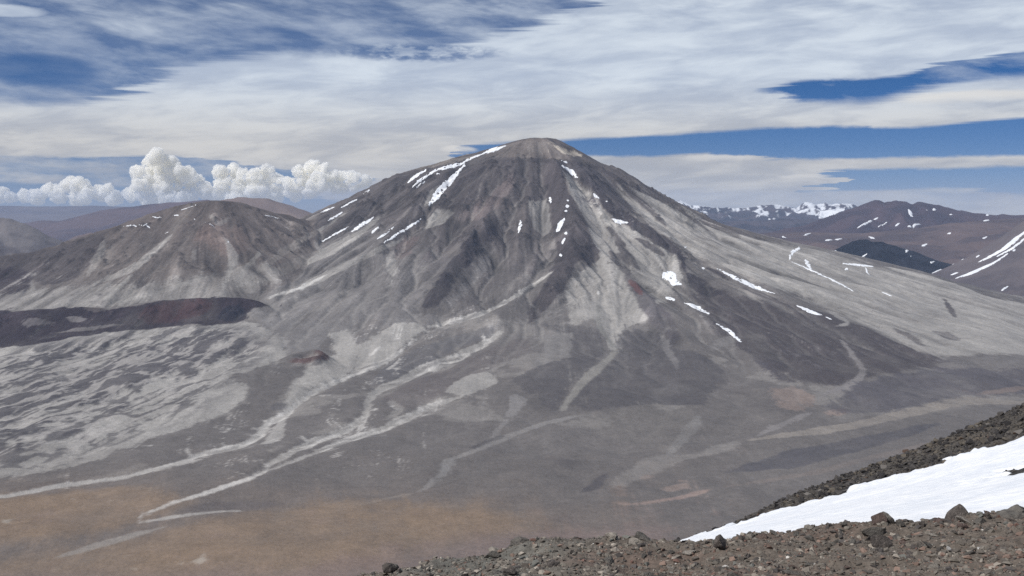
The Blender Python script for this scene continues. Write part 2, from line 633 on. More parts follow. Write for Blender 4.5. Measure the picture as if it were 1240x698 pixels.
# ribs of rock standing out of the ash
T.z = H.astype(np.float32)
for pts, w, up_ in (([(672, 200), (686, 240), (698, 285), (690, 320), (660, 360)], [14, 22, 34, 34, 20], 42), ([(600, 270), (575, 295), (548, 335), (522, 368)], [14, 22, 24, 14], 34),
                   ([(702, 212), (740, 249), (785, 282), (822, 310), (832, 335)], [14, 18, 16, 14, 10], 30), ([(738, 214), (788, 255), (809, 274)], [6, 8, 5], 16), ([(734, 273), (753, 300), (774, 326)], [8, 12, 8], 14),
                   ([(757, 330), (800, 386), (826, 416)], [14, 20, 12], 14), ([(545, 206), (520, 232), (495, 258), (470, 275)], [8, 12, 12, 6], 24), ([(488, 214), (430, 262), (400, 285)], [10, 12, 6], 24),
                   ([(505, 262), (450, 312), (400, 345)], [10, 16, 10], 24), ([(640, 215), (610, 250), (570, 290)], [12, 16, 12], 24), ([(400, 262), (355, 302)], [8, 12], 16), ([(850, 337), (875, 357)], [14, 10], 14),
                   ([(510, 300), (525, 330), (520, 360)], [14, 20, 10], 16)):
    s, k = T.mask(T.hit(dense(strip(pts, w))), 40, 5, 160)
    H[s] += 1.7 * up_ * k
# lava standing out of the ash on the left apron
T.z = H.astype(np.float32)
s, k = T.mask(T.hit(dense([(-90, 440), (90, 412), (150, 403), (245, 394), (300, 400), (320, 425), (285, 452), (262, 470), (235, 500), (180, 522), (120, 548), (40, 570), (-90, 585)])), 60, 8, 160)
xx, yy = X[s], Y[s]
u_, v_ = (xx * 0.22 + yy * 0.975), (xx * 0.975 - yy * 0.22)
bl_ = smooth(fbm(u_ / 560, v_ / 230, 6, 31, 0.62) + 0.15 * fbm(xx / 900, yy / 900, 2, 5) + 0.30 * fbm(u_ / 120, v_ / 50, 4, 36, 0.6) + 0.015, -0.02, 0.10)
H[s] += k * bl_ * (9 + 14 * fbm(xx / 45, yy / 45, 4, 161))
# stream beds cut into the apron
T.z = H.astype(np.float32)
STREAMS = [
    ([(668, 330), (640, 350), (612, 366), (585, 380), (552, 388), (518, 397)], [3, 4, 5, 6, 6, 5]),
    ([(522, 399), (500, 413), (485, 426), (478, 432), (455, 443), (430, 452), (400, 466), (375, 478), (350, 500)], [3, 4, 4, 4, 5, 6, 8, 8, 8]),
    ([(420, 455), (370, 480), (347, 503), (325, 512), (314, 529), (296, 540), (240, 551), (222, 560), (148, 579), (74, 588), (0, 603)], [8, 9, 11, 9, 8, 6, 4, 3, 3, 4, 6]),
    ([(608, 401), (586, 417), (548, 435), (510, 449), (485, 463), (460, 471), (446, 482), (443, 505)], [8, 13, 13, 12, 10, 12, 16, 15]),
    ([(445, 503), (415, 523), (385, 534), (355, 546), (330, 560), (308, 578)], [13, 9, 8, 8, 7, 5]),
    ([(561, 480), (518, 493), (498, 504), (460, 521), (430, 530), (405, 539), (370, 553), (335, 566), (308, 578)], [5, 8, 10, 8, 7, 5, 4, 4, 4]),
    ([(470, 485), (485, 497), (470, 507)], [10, 10, 6]),
]
for pts, w in STREAMS:
    s, k = T.mask(T.hit(dense(strip(pts, np.array(w) * 0.7 + 2))), 14, 2, 70)
    H[s] -= 11 * k
# cinder cone with an open crater
CX, CY = T.__class__.hit, None
T.z = H.astype(np.float32)
c0 = T.hit(np.array([[372, 436]]))[0]
rc = np.hypot(X - c0[0], (Y - c0[1]))
ang = np.arctan2(Y - c0[1], X - c0[0])
rim = 42 * (0.45 + 0.55 * smooth(np.cos(ang - 0.2), -0.7, 0.5))
cone = np.where(rc < 85, rim * (0.15 + 0.85 * (rc / 85) ** 2), rim * np.exp(-((rc - 85) / 60.0) ** 2))
H = H + cone * (rc < 420)

# gullies and ribs that run down the slope
T.z = blur(H.astype(np.float32), 1, 1)


def lic(field, z, src, n, st):
    gy, gx = np.gradient(blur(z, 6), field.d)
    L = np.hypot(gx, gy) + 1e-5
    vx, vy = (-gx / L).astype(np.float32), (-gy / L).astype(np.float32)
    acc = [s.copy() for s in src]
    jj, ii = np.meshgrid(np.arange(z.shape[0], dtype=np.float32), np.arange(z.shape[1], dtype=np.float32), indexing='ij')
    my, mx_ = z.shape[0] - 1, z.shape[1] - 1
    for sgn in (1, -1):
        pi, pj = ii.copy(), jj.copy()
        for k in range(n):
            a, b = pj.astype(np.int32), pi.astype(np.int32)
            pi = np.clip(pi + sgn * st * vx[a, b], 0, mx_)
            pj = np.clip(pj + sgn * st * vy[a, b], 0, my)
            a, b = pj.astype(np.int32), pi.astype(np.int32)
            for q, s in zip(acc, src):
                q += s[a, b]
    return [(q - q.mean()) / q.std() for q in acc]


w1 = rng.random(X.shape).astype(np.float32) - 0.5
w2 = blur(rng.random(X.shape).astype(np.float32) - 0.5, 3)
w3 = blur(rng.random(X.shape).astype(np.float32) - 0.5, 9)
S1, S2, S3 = lic(T, T.z, [w1, w2, w3], 20, 1.3)
gy_, gx_ = np.gradient(blur(T.z, 4), T.d)
SLOPE = np.hypot(gx_, gy_)
steep = smooth(SLOPE, 0.06, 0.38)
foot = 2.0 * smooth(RAD, 3300, 4800) * smooth(SLOPE, 0.42, 0.15)
H0n = (34 * fbm(X / 800, Y / 800, 3, 121) + 16 * fbm(X / 300, Y / 300, 3, 125)) * foot * np.where(HILL > H0, 0.3, 1.0) * (SCO < H0)
radial = ridged(TH * 5.2 + 1.6 * fbm(X / 900, Y / 900, 2, 9), RAD / 2600.0, 4, 88) - 0.5
steep = steep * np.where(HILL > H0, 0.55, 1.0)
H = T.z + H0n + 75 * radial * smooth(RAD, 450, 1100) * smooth(RAD, 5600, 2200) * steep + steep * (5.0 * S2 + 12.0 * S3 + 1.5 * S1) + (1 - steep) * (1.2 * S3)
H += 6 * fbm(X / 160, Y / 160, 4, 21) * (0.4 + steep)
H += 3.5 * fbm(X / 32, Y / 32, 3, 131) * (0.12 + steep)
H += 16 * smooth(fbm(X / 150, Y / 150, 5, 63, 0.65) + 0.05 * S2, 0.06, 0.2) * smooth(SLOPE, 0.30, 0.5)
dome = smooth(RAD, 420, 150)
H += 8 * fbm(X / 60, Y / 60, 3, 8) * dome


def drainage(z, seed):
    """how much slope drains through each cell (random steepest descent)"""
    r = np.random.default_rng(seed)
    ny, nx = z.shape
    best = np.zeros(z.shape, np.float32)
    tgt = np.full(z.shape, -1, np.int64)
    idx = np.arange(z.size).reshape(z.shape)
    for dj in (-1, 0, 1):
        for di in (-1, 0, 1):
            if dj == 0 and di == 0:
                continue
            a = (slice(max(0, -dj), ny - max(0, dj)), slice(max(0, -di), nx - max(0, di)))
            b = (slice(max(0, dj), ny - max(0, -dj)), slice(max(0, di), nx - max(0, -di)))
            drop = (z[a] - z[b]) / math.hypot(dj, di) * r.uniform(0.55, 1.0, z[a].shape).astype(np.float32)
            m = drop > best[a]
            best[a] = np.where(m, drop, best[a])
            tgt[a] = np.where(m, idx[b], tgt[a])
    order = np.argsort(-z.ravel(), kind='stable')
    t = tgt.ravel()
    keep_ = (np.abs(T.X) < 0.55 * T.Y + 300).ravel()[order]
    order = order[keep_ & (t[order] >= 0)]
    acc = [1.0] * z.size
    for i, k in zip(order.tolist(), t[order].tolist()):
        acc[k] += acc[i]
    return np.log2(np.array(acc, np.float32)).reshape(z.shape)


H = H.astype(np.float32)
rough_ = 5.0 * fbm(X / 70, Y / 70, 4, 101, 0.6) * (0.10 + steep)
A1 = drainage(blur(H, 2, 1) + rough_, 5)
carve = blur(np.clip(A1 - 4.0, 0, 7), 1, 2)
H = H - carve * (0.7 + 4.2 * steep)
A2 = drainage(H + 0.5 * rough_, 6)
CHAN = blur(np.clip(np.maximum(A1, A2) - 5.0, 0, 6), 1, 1) / 3.0
wide_ = blur(np.clip(A1 - 4.0, 0, 7), 4, 2)
H = H - (carve * 0.7 + wide_ * 4.6) * steep
T.z = H.astype(np.float32)

# ---- albedo of the ground
BASE, UPPER, ASH, PALE = alb(102, 98, 96), alb(87, 82, 81), alb(151, 148, 144), alb(190, 187, 183)
DARK, LAVA, RUST, SCORIA_SHADE = alb(71, 66, 67), alb(56, 52, 55), alb(98, 66, 62), alb(47, 40, 45)
OCHRE, PINK, MID, MAUVE = alb(130, 112, 94), alb(134, 120, 113), alb(117, 114, 113), alb(118, 107, 105)

C = np.empty(X.shape + (3,), np.float32)
up = smooth(H, -520, -100)[..., None]
C[:] = BASE * (1 - up) + UPPER * up


def over(mask, colour, s=None):
    if s is None:
        C[:] += (colour - C) * mask[..., None]
    else:
        C[s] += (colour - C[s]) * mask[..., None]


MOT = (fbm(T.X / 260, T.Y / 260, 5, 77, 0.6) + 0.04 * S2).astype(np.float32)
RAG = (0.09 * S1 + 0.10 * S2 + 0.75 * fbm(T.X / 70, T.Y / 70, 5, 91, 0.6)).astype(np.float32)


def area(colour, pts, soft=3, warp=40, amt=1.0, wl=120.0, streak=0.0, cen=0.5, rag=1.0):
    pts = np.array(pts, float)
    pts[pts[:, 0] <= 1, 0] -= 90
    pts[pts[:, 0] >= 1239, 0] += 90
    P = T.hit(dense(pts))
    s, k = T.mask(P, warp, soft, wl)
    w = 0.20 if soft < 4 else 0.06 * soft
    k = smooth(k + 1.25 * rag * RAG[s], cen - w, cen + w) * np.clip(0.92 + 0.9 * MOT[s], 0.4, 1)
    if streak:
        k = k * np.clip(1 + streak * S2[s], 0, 1.4)
        k = np.clip(k, 0, 1)
    over(k * amt, colour, s)


def line(colour, pts, w, soft=1, warp=14, amt=1.0, wl=70.0, streak=0.0):
    area(colour, strip(pts, w, len(pts) > 1), soft, warp, amt, wl, streak, 0.36, 0.6)


drift = 0.55 * S3 + 0.40 * S2 + 3.2 * fbm(X / 650, Y / 650, 4, 141)
C += (alb(146, 141, 136) - C) * (0.45 * smooth(drift, 0.8, 1.5) * smooth(SLOPE, 0.12, 0.24))[..., None]
C += (alb(78, 73, 73) - C) * (0.45 * smooth(-drift, 0.8, 1.6) * smooth(SLOPE, 0.12, 0.24))[..., None]
def braid(pts, w, n=3, amt=0.7):
    """thin bright and dark threads wandering inside a stream bed"""
    p = np.asarray(pts, float)
    s_ = np.r_[0, np.cumsum(np.hypot(*np.diff(p, axis=0).T))]
    q = np.linspace(0, s_[-1], max(4, int(s_[-1] / 5)))
    px, py, pw = np.interp(q, s_, p[:, 0]), np.interp(q, s_, p[:, 1]), np.interp(q, s_, np.asarray(w, float))
    tx, ty = np.gradient(px), np.gradient(py)
    L = np.hypot(tx, ty) + 1e-9
    for i in range(n):
        r = np.random.default_rng(int(p[0, 0] * 7 + i))
        o = pw * 0.46 * np.sin(q / r.uniform(9, 22) + r.uniform(0, 6)) * r.uniform(0.5, 1.0)
        a, b = sorted(r.uniform(0, 1, 2))
        k = slice(int(a * 0.4 * len(q)), max(int((0.6 + 0.4 * b) * len(q)), 4))
        pp = np.c_[px - ty / L * o, py + tx / L * o][k]
        if len(pp) > 2:
            line(PALE if i % 3 != 2 else alb(84, 80, 79), pp, [1.0 + 0.9 * r.random()] * len(pp), 1, 5, amt)


apron = smooth(SLOPE, 0.05, 0.10) * smooth(SLOPE, 0.30, 0.18) * smooth(H, -1165, -1120)
mot_ = fbm(X / 420 + 0.5 * fbm(X / 200, Y / 200, 3, 5), Y / 420, 6, 151, 0.6) + 0.03 * S3
C += (alb(138, 134, 130) - C) * (0.50 * smooth(mot_, 0.08, 0.16) * apron)[..., None]
C += (alb(84, 80, 79) - C) * (0.45 * smooth(-mot_, 0.06, 0.18) * apron)[..., None]
# broad tones
area(ASH, [(735, 212), (760, 226), (790, 240), (825, 254), (860, 276), (900, 286), (960, 298), (1000, 304), (1050, 322), (1100, 329), (1150, 341), (1200, 361), (1240, 381),
           (1240, 432), (1190, 428), (1150, 432), (1110, 428), (1060, 400), (1000, 374), (950, 352), (870, 322), (840, 308), (815, 294), (785, 268), (765, 245)], 5, 60, 0.85, 200, 0.15)
area(MID, [(1000, 374), (1060, 400), (1110, 428), (1150, 432), (1240, 432), (1240, 450), (1100, 452), (1020, 430), (960, 400)], 8, 60, 0.35)
area(DARK, [(835, 352), (870, 350), (905, 362), (950, 378), (1000, 378), (1060, 402), (1110, 426), (1145, 434), (1120, 448), (1060, 452), (1010, 470), (960, 462), (920, 430), (895, 425), (870, 398)], 5, 70, 0.95, 220, 0.1)
area(MID, [(300, 350), (345, 318), (385, 298), (430, 272), (455, 262), (470, 280), (455, 300), (520, 300), (560, 320), (530, 345), (512, 372), (500, 395), (420, 400), (330, 395), (300, 372)], 6, 80, 0.55, 240, 0.3)
area(MID, [(590, 400), (640, 385), (690, 340), (760, 385), (800, 420), (760, 440), (690, 430), (640, 440), (590, 440)], 9, 80, 0.25)
area(ASH, [(683, 208), (692, 214), (704, 228), (718, 240), (733, 258), (742, 272), (768, 277), (788, 292), (808, 303), (822, 318), (826, 335), (815, 345), (808, 365), (790, 372), (786, 386), (770, 392),
           (752, 398), (748, 425), (738, 425), (728, 392), (715, 385), (700, 395), (690, 392), (684, 360), (690, 338), (712, 322), (728, 315), (722, 298), (712, 275), (704, 258), (692, 236), (686, 220)], 2, 30, 0.85, 120, 0.12)
area(DARK, [(560, 205), (600, 192), (640, 192), (690, 197), (735, 207), (742, 222), (735, 240), (712, 222), (690, 205), (676, 205), (664, 240), (640, 245), (600, 245), (560, 262), (540, 285), (530, 260), (548, 222)], 5, 50, 0.6, 160, 0.15)
area(DARK, [(512, 300), (545, 270), (590, 262), (640, 275), (660, 290), (650, 320), (620, 345), (570, 375), (540, 365), (520, 340)], 8, 60, 0.45, 160, 0.35)
area(MAUVE, strip([(622, 214), (602, 238), (580, 257), (553, 268)], [8, 16, 16, 10]), 3, 40, 0.6, 120, 0.3)
area(alb(110, 94, 92), strip([(500, 285), (490, 300), (475, 312)], [14, 22, 14]), 4, 40, 0.5)
# ash fields and lava on the left apron
area(ASH, [(0, 424), (60, 411), (120, 401), (200, 398), (300, 391), (330, 398), (350, 415), (345, 432), (312, 446), (284, 456), (303, 468), (300, 482), (272, 505), (240, 515), (180, 533), (120, 555), (60, 572), (0, 592)], 3, 60, 0.95, 160)
P = T.hit(dense([(-90, 440), (90, 412), (150, 403), (245, 394), (300, 400), (320, 425), (285, 452), (262, 470), (235, 500), (180, 522), (120, 548), (40, 570), (-90, 585)]))
s, k = T.mask(P, 60, 8, 160)
xx, yy = X[s], Y[s]
u_, v_ = (xx * 0.22 + yy * 0.975), (xx * 0.975 - yy * 0.22)        # along / across the flow (down to the south-south-west)
blot = fbm(u_ / 560, v_ / 230, 6, 31, 0.62) + 0.15 * fbm(xx / 900, yy / 900, 2, 5) + 0.30 * fbm(u_ / 120, v_ / 50, 4, 36, 0.6) + 0.015
blot = smooth(blot + 0.14 * fbm(xx / 40, yy / 40, 3, 13), 0.0, 0.07)
over(k * blot * 0.95, alb(86, 83, 84), s)
fil = smooth(ridged(u_ / 230 + fbm(xx / 90, yy / 90, 3, 3), v_ / 75, 4, 51), 0.64, 0.74)
over(k * fil * 0.75, alb(76, 73, 75), s)
fil = smooth(ridged(u_ / 260 + 9.0, v_ / 60 + fbm(xx / 120, yy / 120, 3, 8), 4, 57), 0.68, 0.80)
over(k * fil * 0.60, alb(168, 164, 160), s)
area(MID, [(300, 372), (420, 400), (512, 378), (545, 390), (512, 402), (470, 396), (430, 418), (405, 405), (380, 430), (345, 425)], 4, 50, 0.7)
area(ASH, [(398, 404), (420, 399), (432, 420), (445, 413), (460, 401), (480, 392), (508, 391), (518, 399), (497, 412), (476, 428), (456, 444), (430, 451), (414, 459), (385, 471), (362, 491), (347, 505), (338, 495), (350, 482), (348, 468),
           (365, 455), (372, 441), (388, 431), (410, 429), (402, 417)], 2, 30, 0.95, 90)
area(BASE, [(428, 392), (460, 388), (462, 398), (445, 410), (430, 412)], 3, 30, 0.8)
# dark ground
area(alb(94, 92, 93), [(450, 462), (470, 440), (500, 425), (540, 410), (590, 395), (600, 402), (560, 420), (520, 440), (490, 458), (455, 465)], 2, 25, 0.8)
area(alb(98, 92, 91), [(462, 482), (500, 462), (548, 445), (590, 424), (612, 415), (640, 410), (645, 425), (600, 445), (560, 460), (540, 475), (500, 495), (470, 492)], 2, 25, 0.7)
area(alb(96, 92, 90), [(310, 447), (370, 437), (372, 447), (352, 460), (350, 472), (340, 478), (330, 505), (290, 540), (250, 550), (200, 535), (270, 505), (300, 482)], 3, 30, 0.85)
area(alb(80, 77, 78), [(640, 392), (690, 395), (720, 395), (728, 412), (735, 425), (715, 445), (690, 470), (672, 500), (640, 480), (620, 460), (660, 440), (692, 432), (690, 404)], 3, 40, 0.85)
area(alb(80, 77, 78), [(750, 405), (800, 395), (830, 425), (860, 430), (880, 460), (850, 490), (780, 490), (700, 500), (690, 480), (720, 455), (750, 430)], 4, 50, 0.85)
# ribs of dark lava
area(DARK, [(668, 192), (682, 210), (690, 235), (700, 250), (708, 268), (714, 285), (722, 302), (728, 313), (712, 322), (705, 312), (696, 322), (686, 342), (673, 362), (650, 386), (636, 396), (642, 374), (658, 347), (670, 322), (676, 302),
            (670, 282), (667, 262), (663, 242), (660, 220)], 1, 26, 0.95, 90)
area(alb(130, 127, 124), [(640, 246), (663, 239), (664, 256), (666, 282), (656, 286), (645, 277), (640, 262)], 1, 24, 1.0, 120, 0, 0.5, 0.6)
area(LAVA, [(512, 373), (517, 355), (530, 340), (541, 322), (556, 302), (575, 284), (600, 270), (610, 262), (602, 284), (582, 300), (571, 315), (560, 334), (541, 358), (528, 372), (518, 376)], 2, 28, 0.85, 90)
line(LAVA, [(702, 212), (715, 222), (728, 236), (738, 248), (745, 257), (757, 264), (770, 272), (785, 282), (800, 292), (815, 301), (825, 312), (830, 331)], [6, 9, 10, 12, 15, 13, 11, 13, 12, 10, 8, 9], 1, 30, 0.95)
area(alb(74, 70, 73), [(686, 194), (720, 200), (737, 208), (748, 226), (764, 246), (770, 262), (752, 256), (738, 240), (718, 222), (700, 208)], 2, 26, 0.85)
line(DARK, [(737, 213), (766, 235), (788, 255), (809, 275)], [4, 7, 6, 2], 1, 16, 0.9)
line(DARK, [(722, 200), (745, 214), (775, 231), (800, 243)], [5, 4, 3, 2], 1, 8, 0.8)
line(DARK, [(821, 254), (842, 268), (862, 283)], [2, 3.5, 2], 1, 8, 0.85)
line(DARK, [(734, 273), (741, 280), (753, 300), (764, 317), (775, 328)], [5, 9, 10, 11, 3], 1, 26, 0.9)
line(DARK, [(738, 305), (750, 316), (763, 333)], [8, 12, 13], 1, 26, 0.9)
line(alb(84, 80, 82), [(757, 330), (775, 356), (800, 386), (816, 406), (828, 418)], [12, 15, 20, 17, 6], 2, 30, 0.9)
line(alb(98, 70, 68), [(763, 339), (770, 347), (777, 358)], [6, 8, 5], 1, 14, 0.9)
line(DARK, [(770, 289), (788, 298), (803, 310)], [6, 9, 7], 1, 24, 0.85)
area(LAVA, [(831, 331), (850, 337), (866, 347), (876, 357), (860, 361), (842, 355), (835, 345)], 1, 24, 0.9)
line(LAVA, [(855, 324), (870, 331), (885, 342)], [3, 4, 2], 1, 10, 0.8)
line(DARK, [(880, 340), (920, 356), (960, 372), (1000, 380)], [2, 4, 6, 4], 1, 14, 0.7)
line(DARK, [(1143, 362), (1150, 373), (1158, 386)], [3, 5, 4], 1, 10, 0.9)
line(DARK, [(1080, 396), (1100, 408), (1120, 420)], [3, 6, 5], 2, 24, 0.7)
line(alb(92, 88, 88), [(1130, 402), (1145, 406), (1160, 412)], [3, 8, 5], 1, 30, 0.8)
# upper left: dark ribs with pale runnels between
for pts, w in (([(545, 206), (520, 232), (495, 258)], [4, 9, 5]), ([(488, 214), (465, 236), (430, 262), (400, 285)], [8, 10, 9, 4]), ([(505, 262), (480, 288), (450, 310)], [7, 10, 6]),
               ([(400, 262), (375, 285), (355, 300)], [8, 13, 8]), ([(440, 238), (410, 255), (385, 268)], [5, 6, 3])):
    line(alb(78, 74, 75), pts, w, 2, 26, 0.75)
for pts, w, a in (([(462, 262), (430, 287), (385, 310), (340, 328), (302, 345)], [4, 8, 11, 13, 10], 0.8), ([(500, 282), (455, 305), (405, 328), (370, 342)], [3, 6, 8, 5], 0.6),
                  ([(420, 258), (385, 280), (350, 300), (320, 322), (285, 352)], [2, 5, 7, 8, 5], 0.7), ([(410, 330), (370, 345), (330, 360)], [3, 6, 4], 0.7),
                  ([(535, 222), (524, 236), (515, 250)], [4, 9, 5], 0.55), ([(476, 303), (474, 318), (476, 334)], [5, 10, 16], 0.7), ([(476, 330), (474, 344), (465, 352)], [2, 3, 3], 0.9),
                  ([(549, 256), (532, 263), (518, 276)], [12, 18, 8], 0.85), ([(400, 330), (376, 344), (328, 362)], [2, 2, 3], 1.0), ([(395, 333), (360, 350), (327, 360)], [1.5, 1.5, 2], 1.0)):
    line(ASH if a < 0.95 else PALE, pts, w, 1, 24, a, 90, 0.2)
line(ASH, [(668, 330), (640, 350), (612, 366), (585, 380), (552, 388), (518, 397)], np.array([3, 4, 5, 6, 6, 5]) * 0.8, 1, 12, 0.85)

line(MID, [(600, 300), (585, 322), (562, 350), (530, 380)], [6, 9, 9, 6], 2, 30, 0.6)
# right flank runnels
for pts, w in (([(745, 226), (772, 254), (800, 280), (830, 296)], [3, 6, 6, 3]), ([(790, 252), (850, 284), (910, 306), (960, 330)], [4, 6, 5, 3]), ([(925, 315), (958, 326), (975, 345)], [2, 2, 2]),
               ([(1032, 384), (1060, 397), (1094, 408), (1122, 426), (1146, 436)], [2, 2.4, 2.2, 2, 2]), ([(1035, 350), (1055, 362), (1078, 375)], [3, 3, 2]), ([(1000, 375), (1030, 392), (1010, 396)], [4, 3, 2])):
    line(alb(150, 147, 144), pts, w, 1, 8, 0.75)
# pale streams on the apron
ST = alb(166, 163, 159)
line(ST, [(522, 399), (500, 413), (485, 426), (478, 432), (455, 443), (430, 452), (400, 466), (375, 478), (350, 500)], np.array([3, 4, 4, 4, 5, 6, 8, 8, 8]) * 0.8, 1, 12, 0.9)

line(PALE, [(516, 402), (500, 413), (484, 427), (462, 441), (420, 457), (380, 475)], [1, 2, 2, 2, 2.5, 2], 1, 5, 0.9)
line(PALE, [(463, 417), (452, 428), (445, 434)], [1, 2, 1.5], 1, 4, 0.9)
line(ST, [(420, 455), (370, 480), (347, 503), (325, 512), (314, 529), (296, 540), (240, 551), (222, 560), (148, 579), (74, 588), (0, 603)], np.array([8, 9, 11, 9, 8, 6, 4, 3, 3, 4, 6]) * 0.8, 1, 10, 0.75)

line(ST, [(345, 508), (338, 524), (318, 538)], [10, 14, 7], 1, 14, 0.6)
line(ASH, [(608, 401), (586, 417), (548, 435), (510, 449), (485, 463), (460, 471), (446, 482), (443, 505)], np.array([8, 13, 13, 12, 10, 12, 16, 15]) * 0.8, 1, 20, 0.8)

line(ASH, [(445, 503), (415, 523), (385, 534), (355, 546), (330, 560), (308, 578)], np.array([13, 9, 8, 8, 7, 5]) * 0.8, 1, 12, 0.85)

line(ASH, [(561, 480), (518, 493), (498, 504), (460, 521), (430, 530), (405, 539), (370, 553), (335, 566), (308, 578)], np.array([5, 8, 10, 8, 7, 5, 4, 4, 4]) * 0.8, 1, 12, 0.85)

line(ASH, [(470, 485), (485, 497), (470, 507)], np.array([10, 10, 6]) * 0.8, 1, 16, 0.5)

line(PALE, [(340, 562), (308, 578), (251, 597), (213, 608), (180, 621), (166, 629)], [2, 4, 4, 3, 2.5, 2], 1, 4, 0.85)
line(ST, [(166, 629), (173, 633), (210, 626), (251, 621), (296, 618)], [2, 2, 2, 2, 1.4], 1, 4, 0.8)
line(alb(138, 134, 131), [(206, 637), (170, 646), (140, 655), (110, 663), (85, 671), (62, 677)], [2, 5, 7, 7, 6, 2], 1, 10, 0.75)
for pts, w in STREAMS:
    braid(pts, w, 6, 0.6)
area(ASH, [(604, 462), (594, 450), (571, 453), (551, 463), (541, 474), (561, 479), (585, 472)], 1, 24, 0.9)
area(alb(120, 117, 115), [(643, 410), (665, 405), (693, 403), (690, 433), (668, 437), (645, 446), (650, 435), (662, 425), (655, 415)], 1, 24, 0.85)
area(alb(128, 125, 124), [(620, 475), (637, 482), (632, 496), (618, 511), (602, 526), (588, 536), (600, 518), (614, 500)], 1, 16, 0.8)
line(alb(130, 127, 125), [(716, 502), (688, 506), (653, 515), (618, 528), (586, 541), (551, 555), (531, 559)], [2, 3, 5, 6, 5, 4, 3], 1, 8, 0.8)
line(alb(74, 71, 72), [(563, 548), (588, 536), (616, 526)], [1.5, 3, 1.5], 1, 6, 0.85)
area(alb(130, 128, 127), [(531, 558), (551, 555), (541, 576), (525, 590), (505, 598), (515, 585), (528, 572)], 1, 10, 0.85)
line(alb(138, 132, 126), [(507, 597), (480, 601), (440, 611), (400, 618)], [2, 2, 2, 1.5], 1, 5, 0.7)
line(alb(84, 80, 80), [(518, 571), (527, 577), (522, 585)], [4, 6, 4], 1, 8, 0.6)
line(alb(126, 124, 120), [(723, 352), (724, 375), (727, 398), (739, 414), (746, 428)], [2, 4, 4, 4, 6], 1, 6, 0.9)
line(alb(130, 127, 122), [(746, 426), (730, 441), (712, 456), (697, 474), (681, 494), (677, 503)], [8, 8, 8, 8, 5, 2], 1, 12, 0.85)
line(PALE, [(726, 350), (724, 358)], [1, 2.4], 1, 2, 0.9)
line(PALE, [(713, 352), (720, 364)], [1, 1.6], 1, 2, 0.8)
line(MID, [(800, 405), (812, 430), (826, 450)], [8, 8, 4], 1, 24, 0.6)
line(MID, [(855, 430), (875, 415), (893, 408)], [4, 8, 8], 2, 24, 0.6)
area(alb(112, 108, 104), [(690, 502), (740, 496), (800, 490), (845, 496), (846, 510), (826, 535), (810, 552), (785, 545), (730, 530)], 4, 30, 0.35)
line(alb(120, 117, 115), [(848, 503), (828, 530), (808, 552)], [9, 12, 9], 1, 16, 0.9)
area(alb(126, 122, 119), [(738, 592), (757, 570), (788, 552), (830, 551), (905, 530), (880, 546), (820, 560), (790, 572), (755, 591)], 3, 26, 0.85, 120, 0, 0.5, 0.5)
line(alb(142, 126, 119), [(745, 609), (766, 611), (803, 606), (828, 602), (880, 588)], [1.5, 2, 2, 3, 2.5], 1, 4, 0.95)
line(alb(140, 126, 119), [(804, 594), (832, 588)], [6, 8], 1, 8, 0.7)
line(PINK, [(775, 580), (790, 576)], [4, 5], 1, 8, 0.5)
area(alb(128, 115, 108), [(934, 472), (962, 467), (983, 478), (989, 490), (974, 499), (952, 495)], 3, 26, 0.75)
area(PINK, [(990, 500), (1018, 494), (1034, 499), (1010, 506)], 2, 16, 0.75)
line(alb(122, 118, 117), [(1020, 412), (1031, 429), (1045, 446), (1044, 457), (1026, 469), (996, 478), (989, 488)], [4, 5, 6, 7, 7, 6, 6], 1, 8, 0.95)
line(alb(122, 118, 117), [(985, 499), (952, 512), (922, 525), (910, 532)], [4, 5, 5, 4], 1, 8, 0.9)
line(alb(130, 124, 118), [(905, 533), (983, 523), (1032, 516), (1091, 502), (1165, 485), (1240, 488)], [6, 8, 8, 10, 11, 8], 1, 14, 1.0)
line(alb(112, 105, 101), [(862, 592), (983, 574), (1045, 557), (1118, 540), (1180, 525)], [3, 4, 5, 5, 4], 1, 10, 0.95)
area(alb(82, 80, 83), [(870, 574), (950, 547), (1050, 528), (1150, 508), (1110, 526), (1040, 547), (960, 567)], 2, 20, 0.95, 120, 0, 0.5, 0.5)
area(alb(80, 77, 81), [(990, 490), (1045, 462), (1140, 446), (1240, 448), (1240, 474), (1165, 480), (1091, 494), (1030, 505)], 4, 40, 0.85)
line(alb(128, 115, 108), [(1180, 478), (1240, 470)], [3, 7], 2, 12, 0.6)
area(alb(84, 81, 82), [(672, 553), (690, 555), (705, 562), (708, 568), (695, 572), (680, 565)], 2, 16, 0.8)
line(alb(72, 70, 74), [(735, 572), (722, 588), (700, 598)], [7, 9, 4], 1, 16, 0.9)
area(alb(92, 88, 90), [(640, 628), (700, 618), (720, 635), (680, 642)], 4, 24, 0.4)
# warm ground in the south-west
area(alb(116, 104, 95), [(0, 592), (150, 572), (280, 585), (420, 590), (560, 590), (660, 605), (760, 625), (840, 640), (700, 720), (0, 720)], 14, 60, 0.55, 200, 0, 0.5, 0.4)
area(OCHRE, [(0, 611), (70, 596), (160, 588), (250, 606), (166, 632), (100, 655), (0, 655)], 7, 60, 0.8, 160, 0, 0.5, 0.5)
area(OCHRE, [(300, 620), (420, 608), (520, 612), (600, 612), (640, 625), (690, 645), (600, 650), (540, 668), (440, 690), (380, 698), (0, 705), (0, 668), (90, 668), (205, 642)], 9, 60, 0.85, 160, 0, 0.5, 0.5)
area(alb(128, 111, 94), [(370, 612), (460, 602), (500, 612), (430, 622)], 4, 40, 0.5)
area(alb(120, 106, 102), [(300, 698), (440, 670), (560, 648), (700, 640), (840, 640), (800, 670), (500, 720), (0, 720), (0, 690)], 8, 60, 0.6)
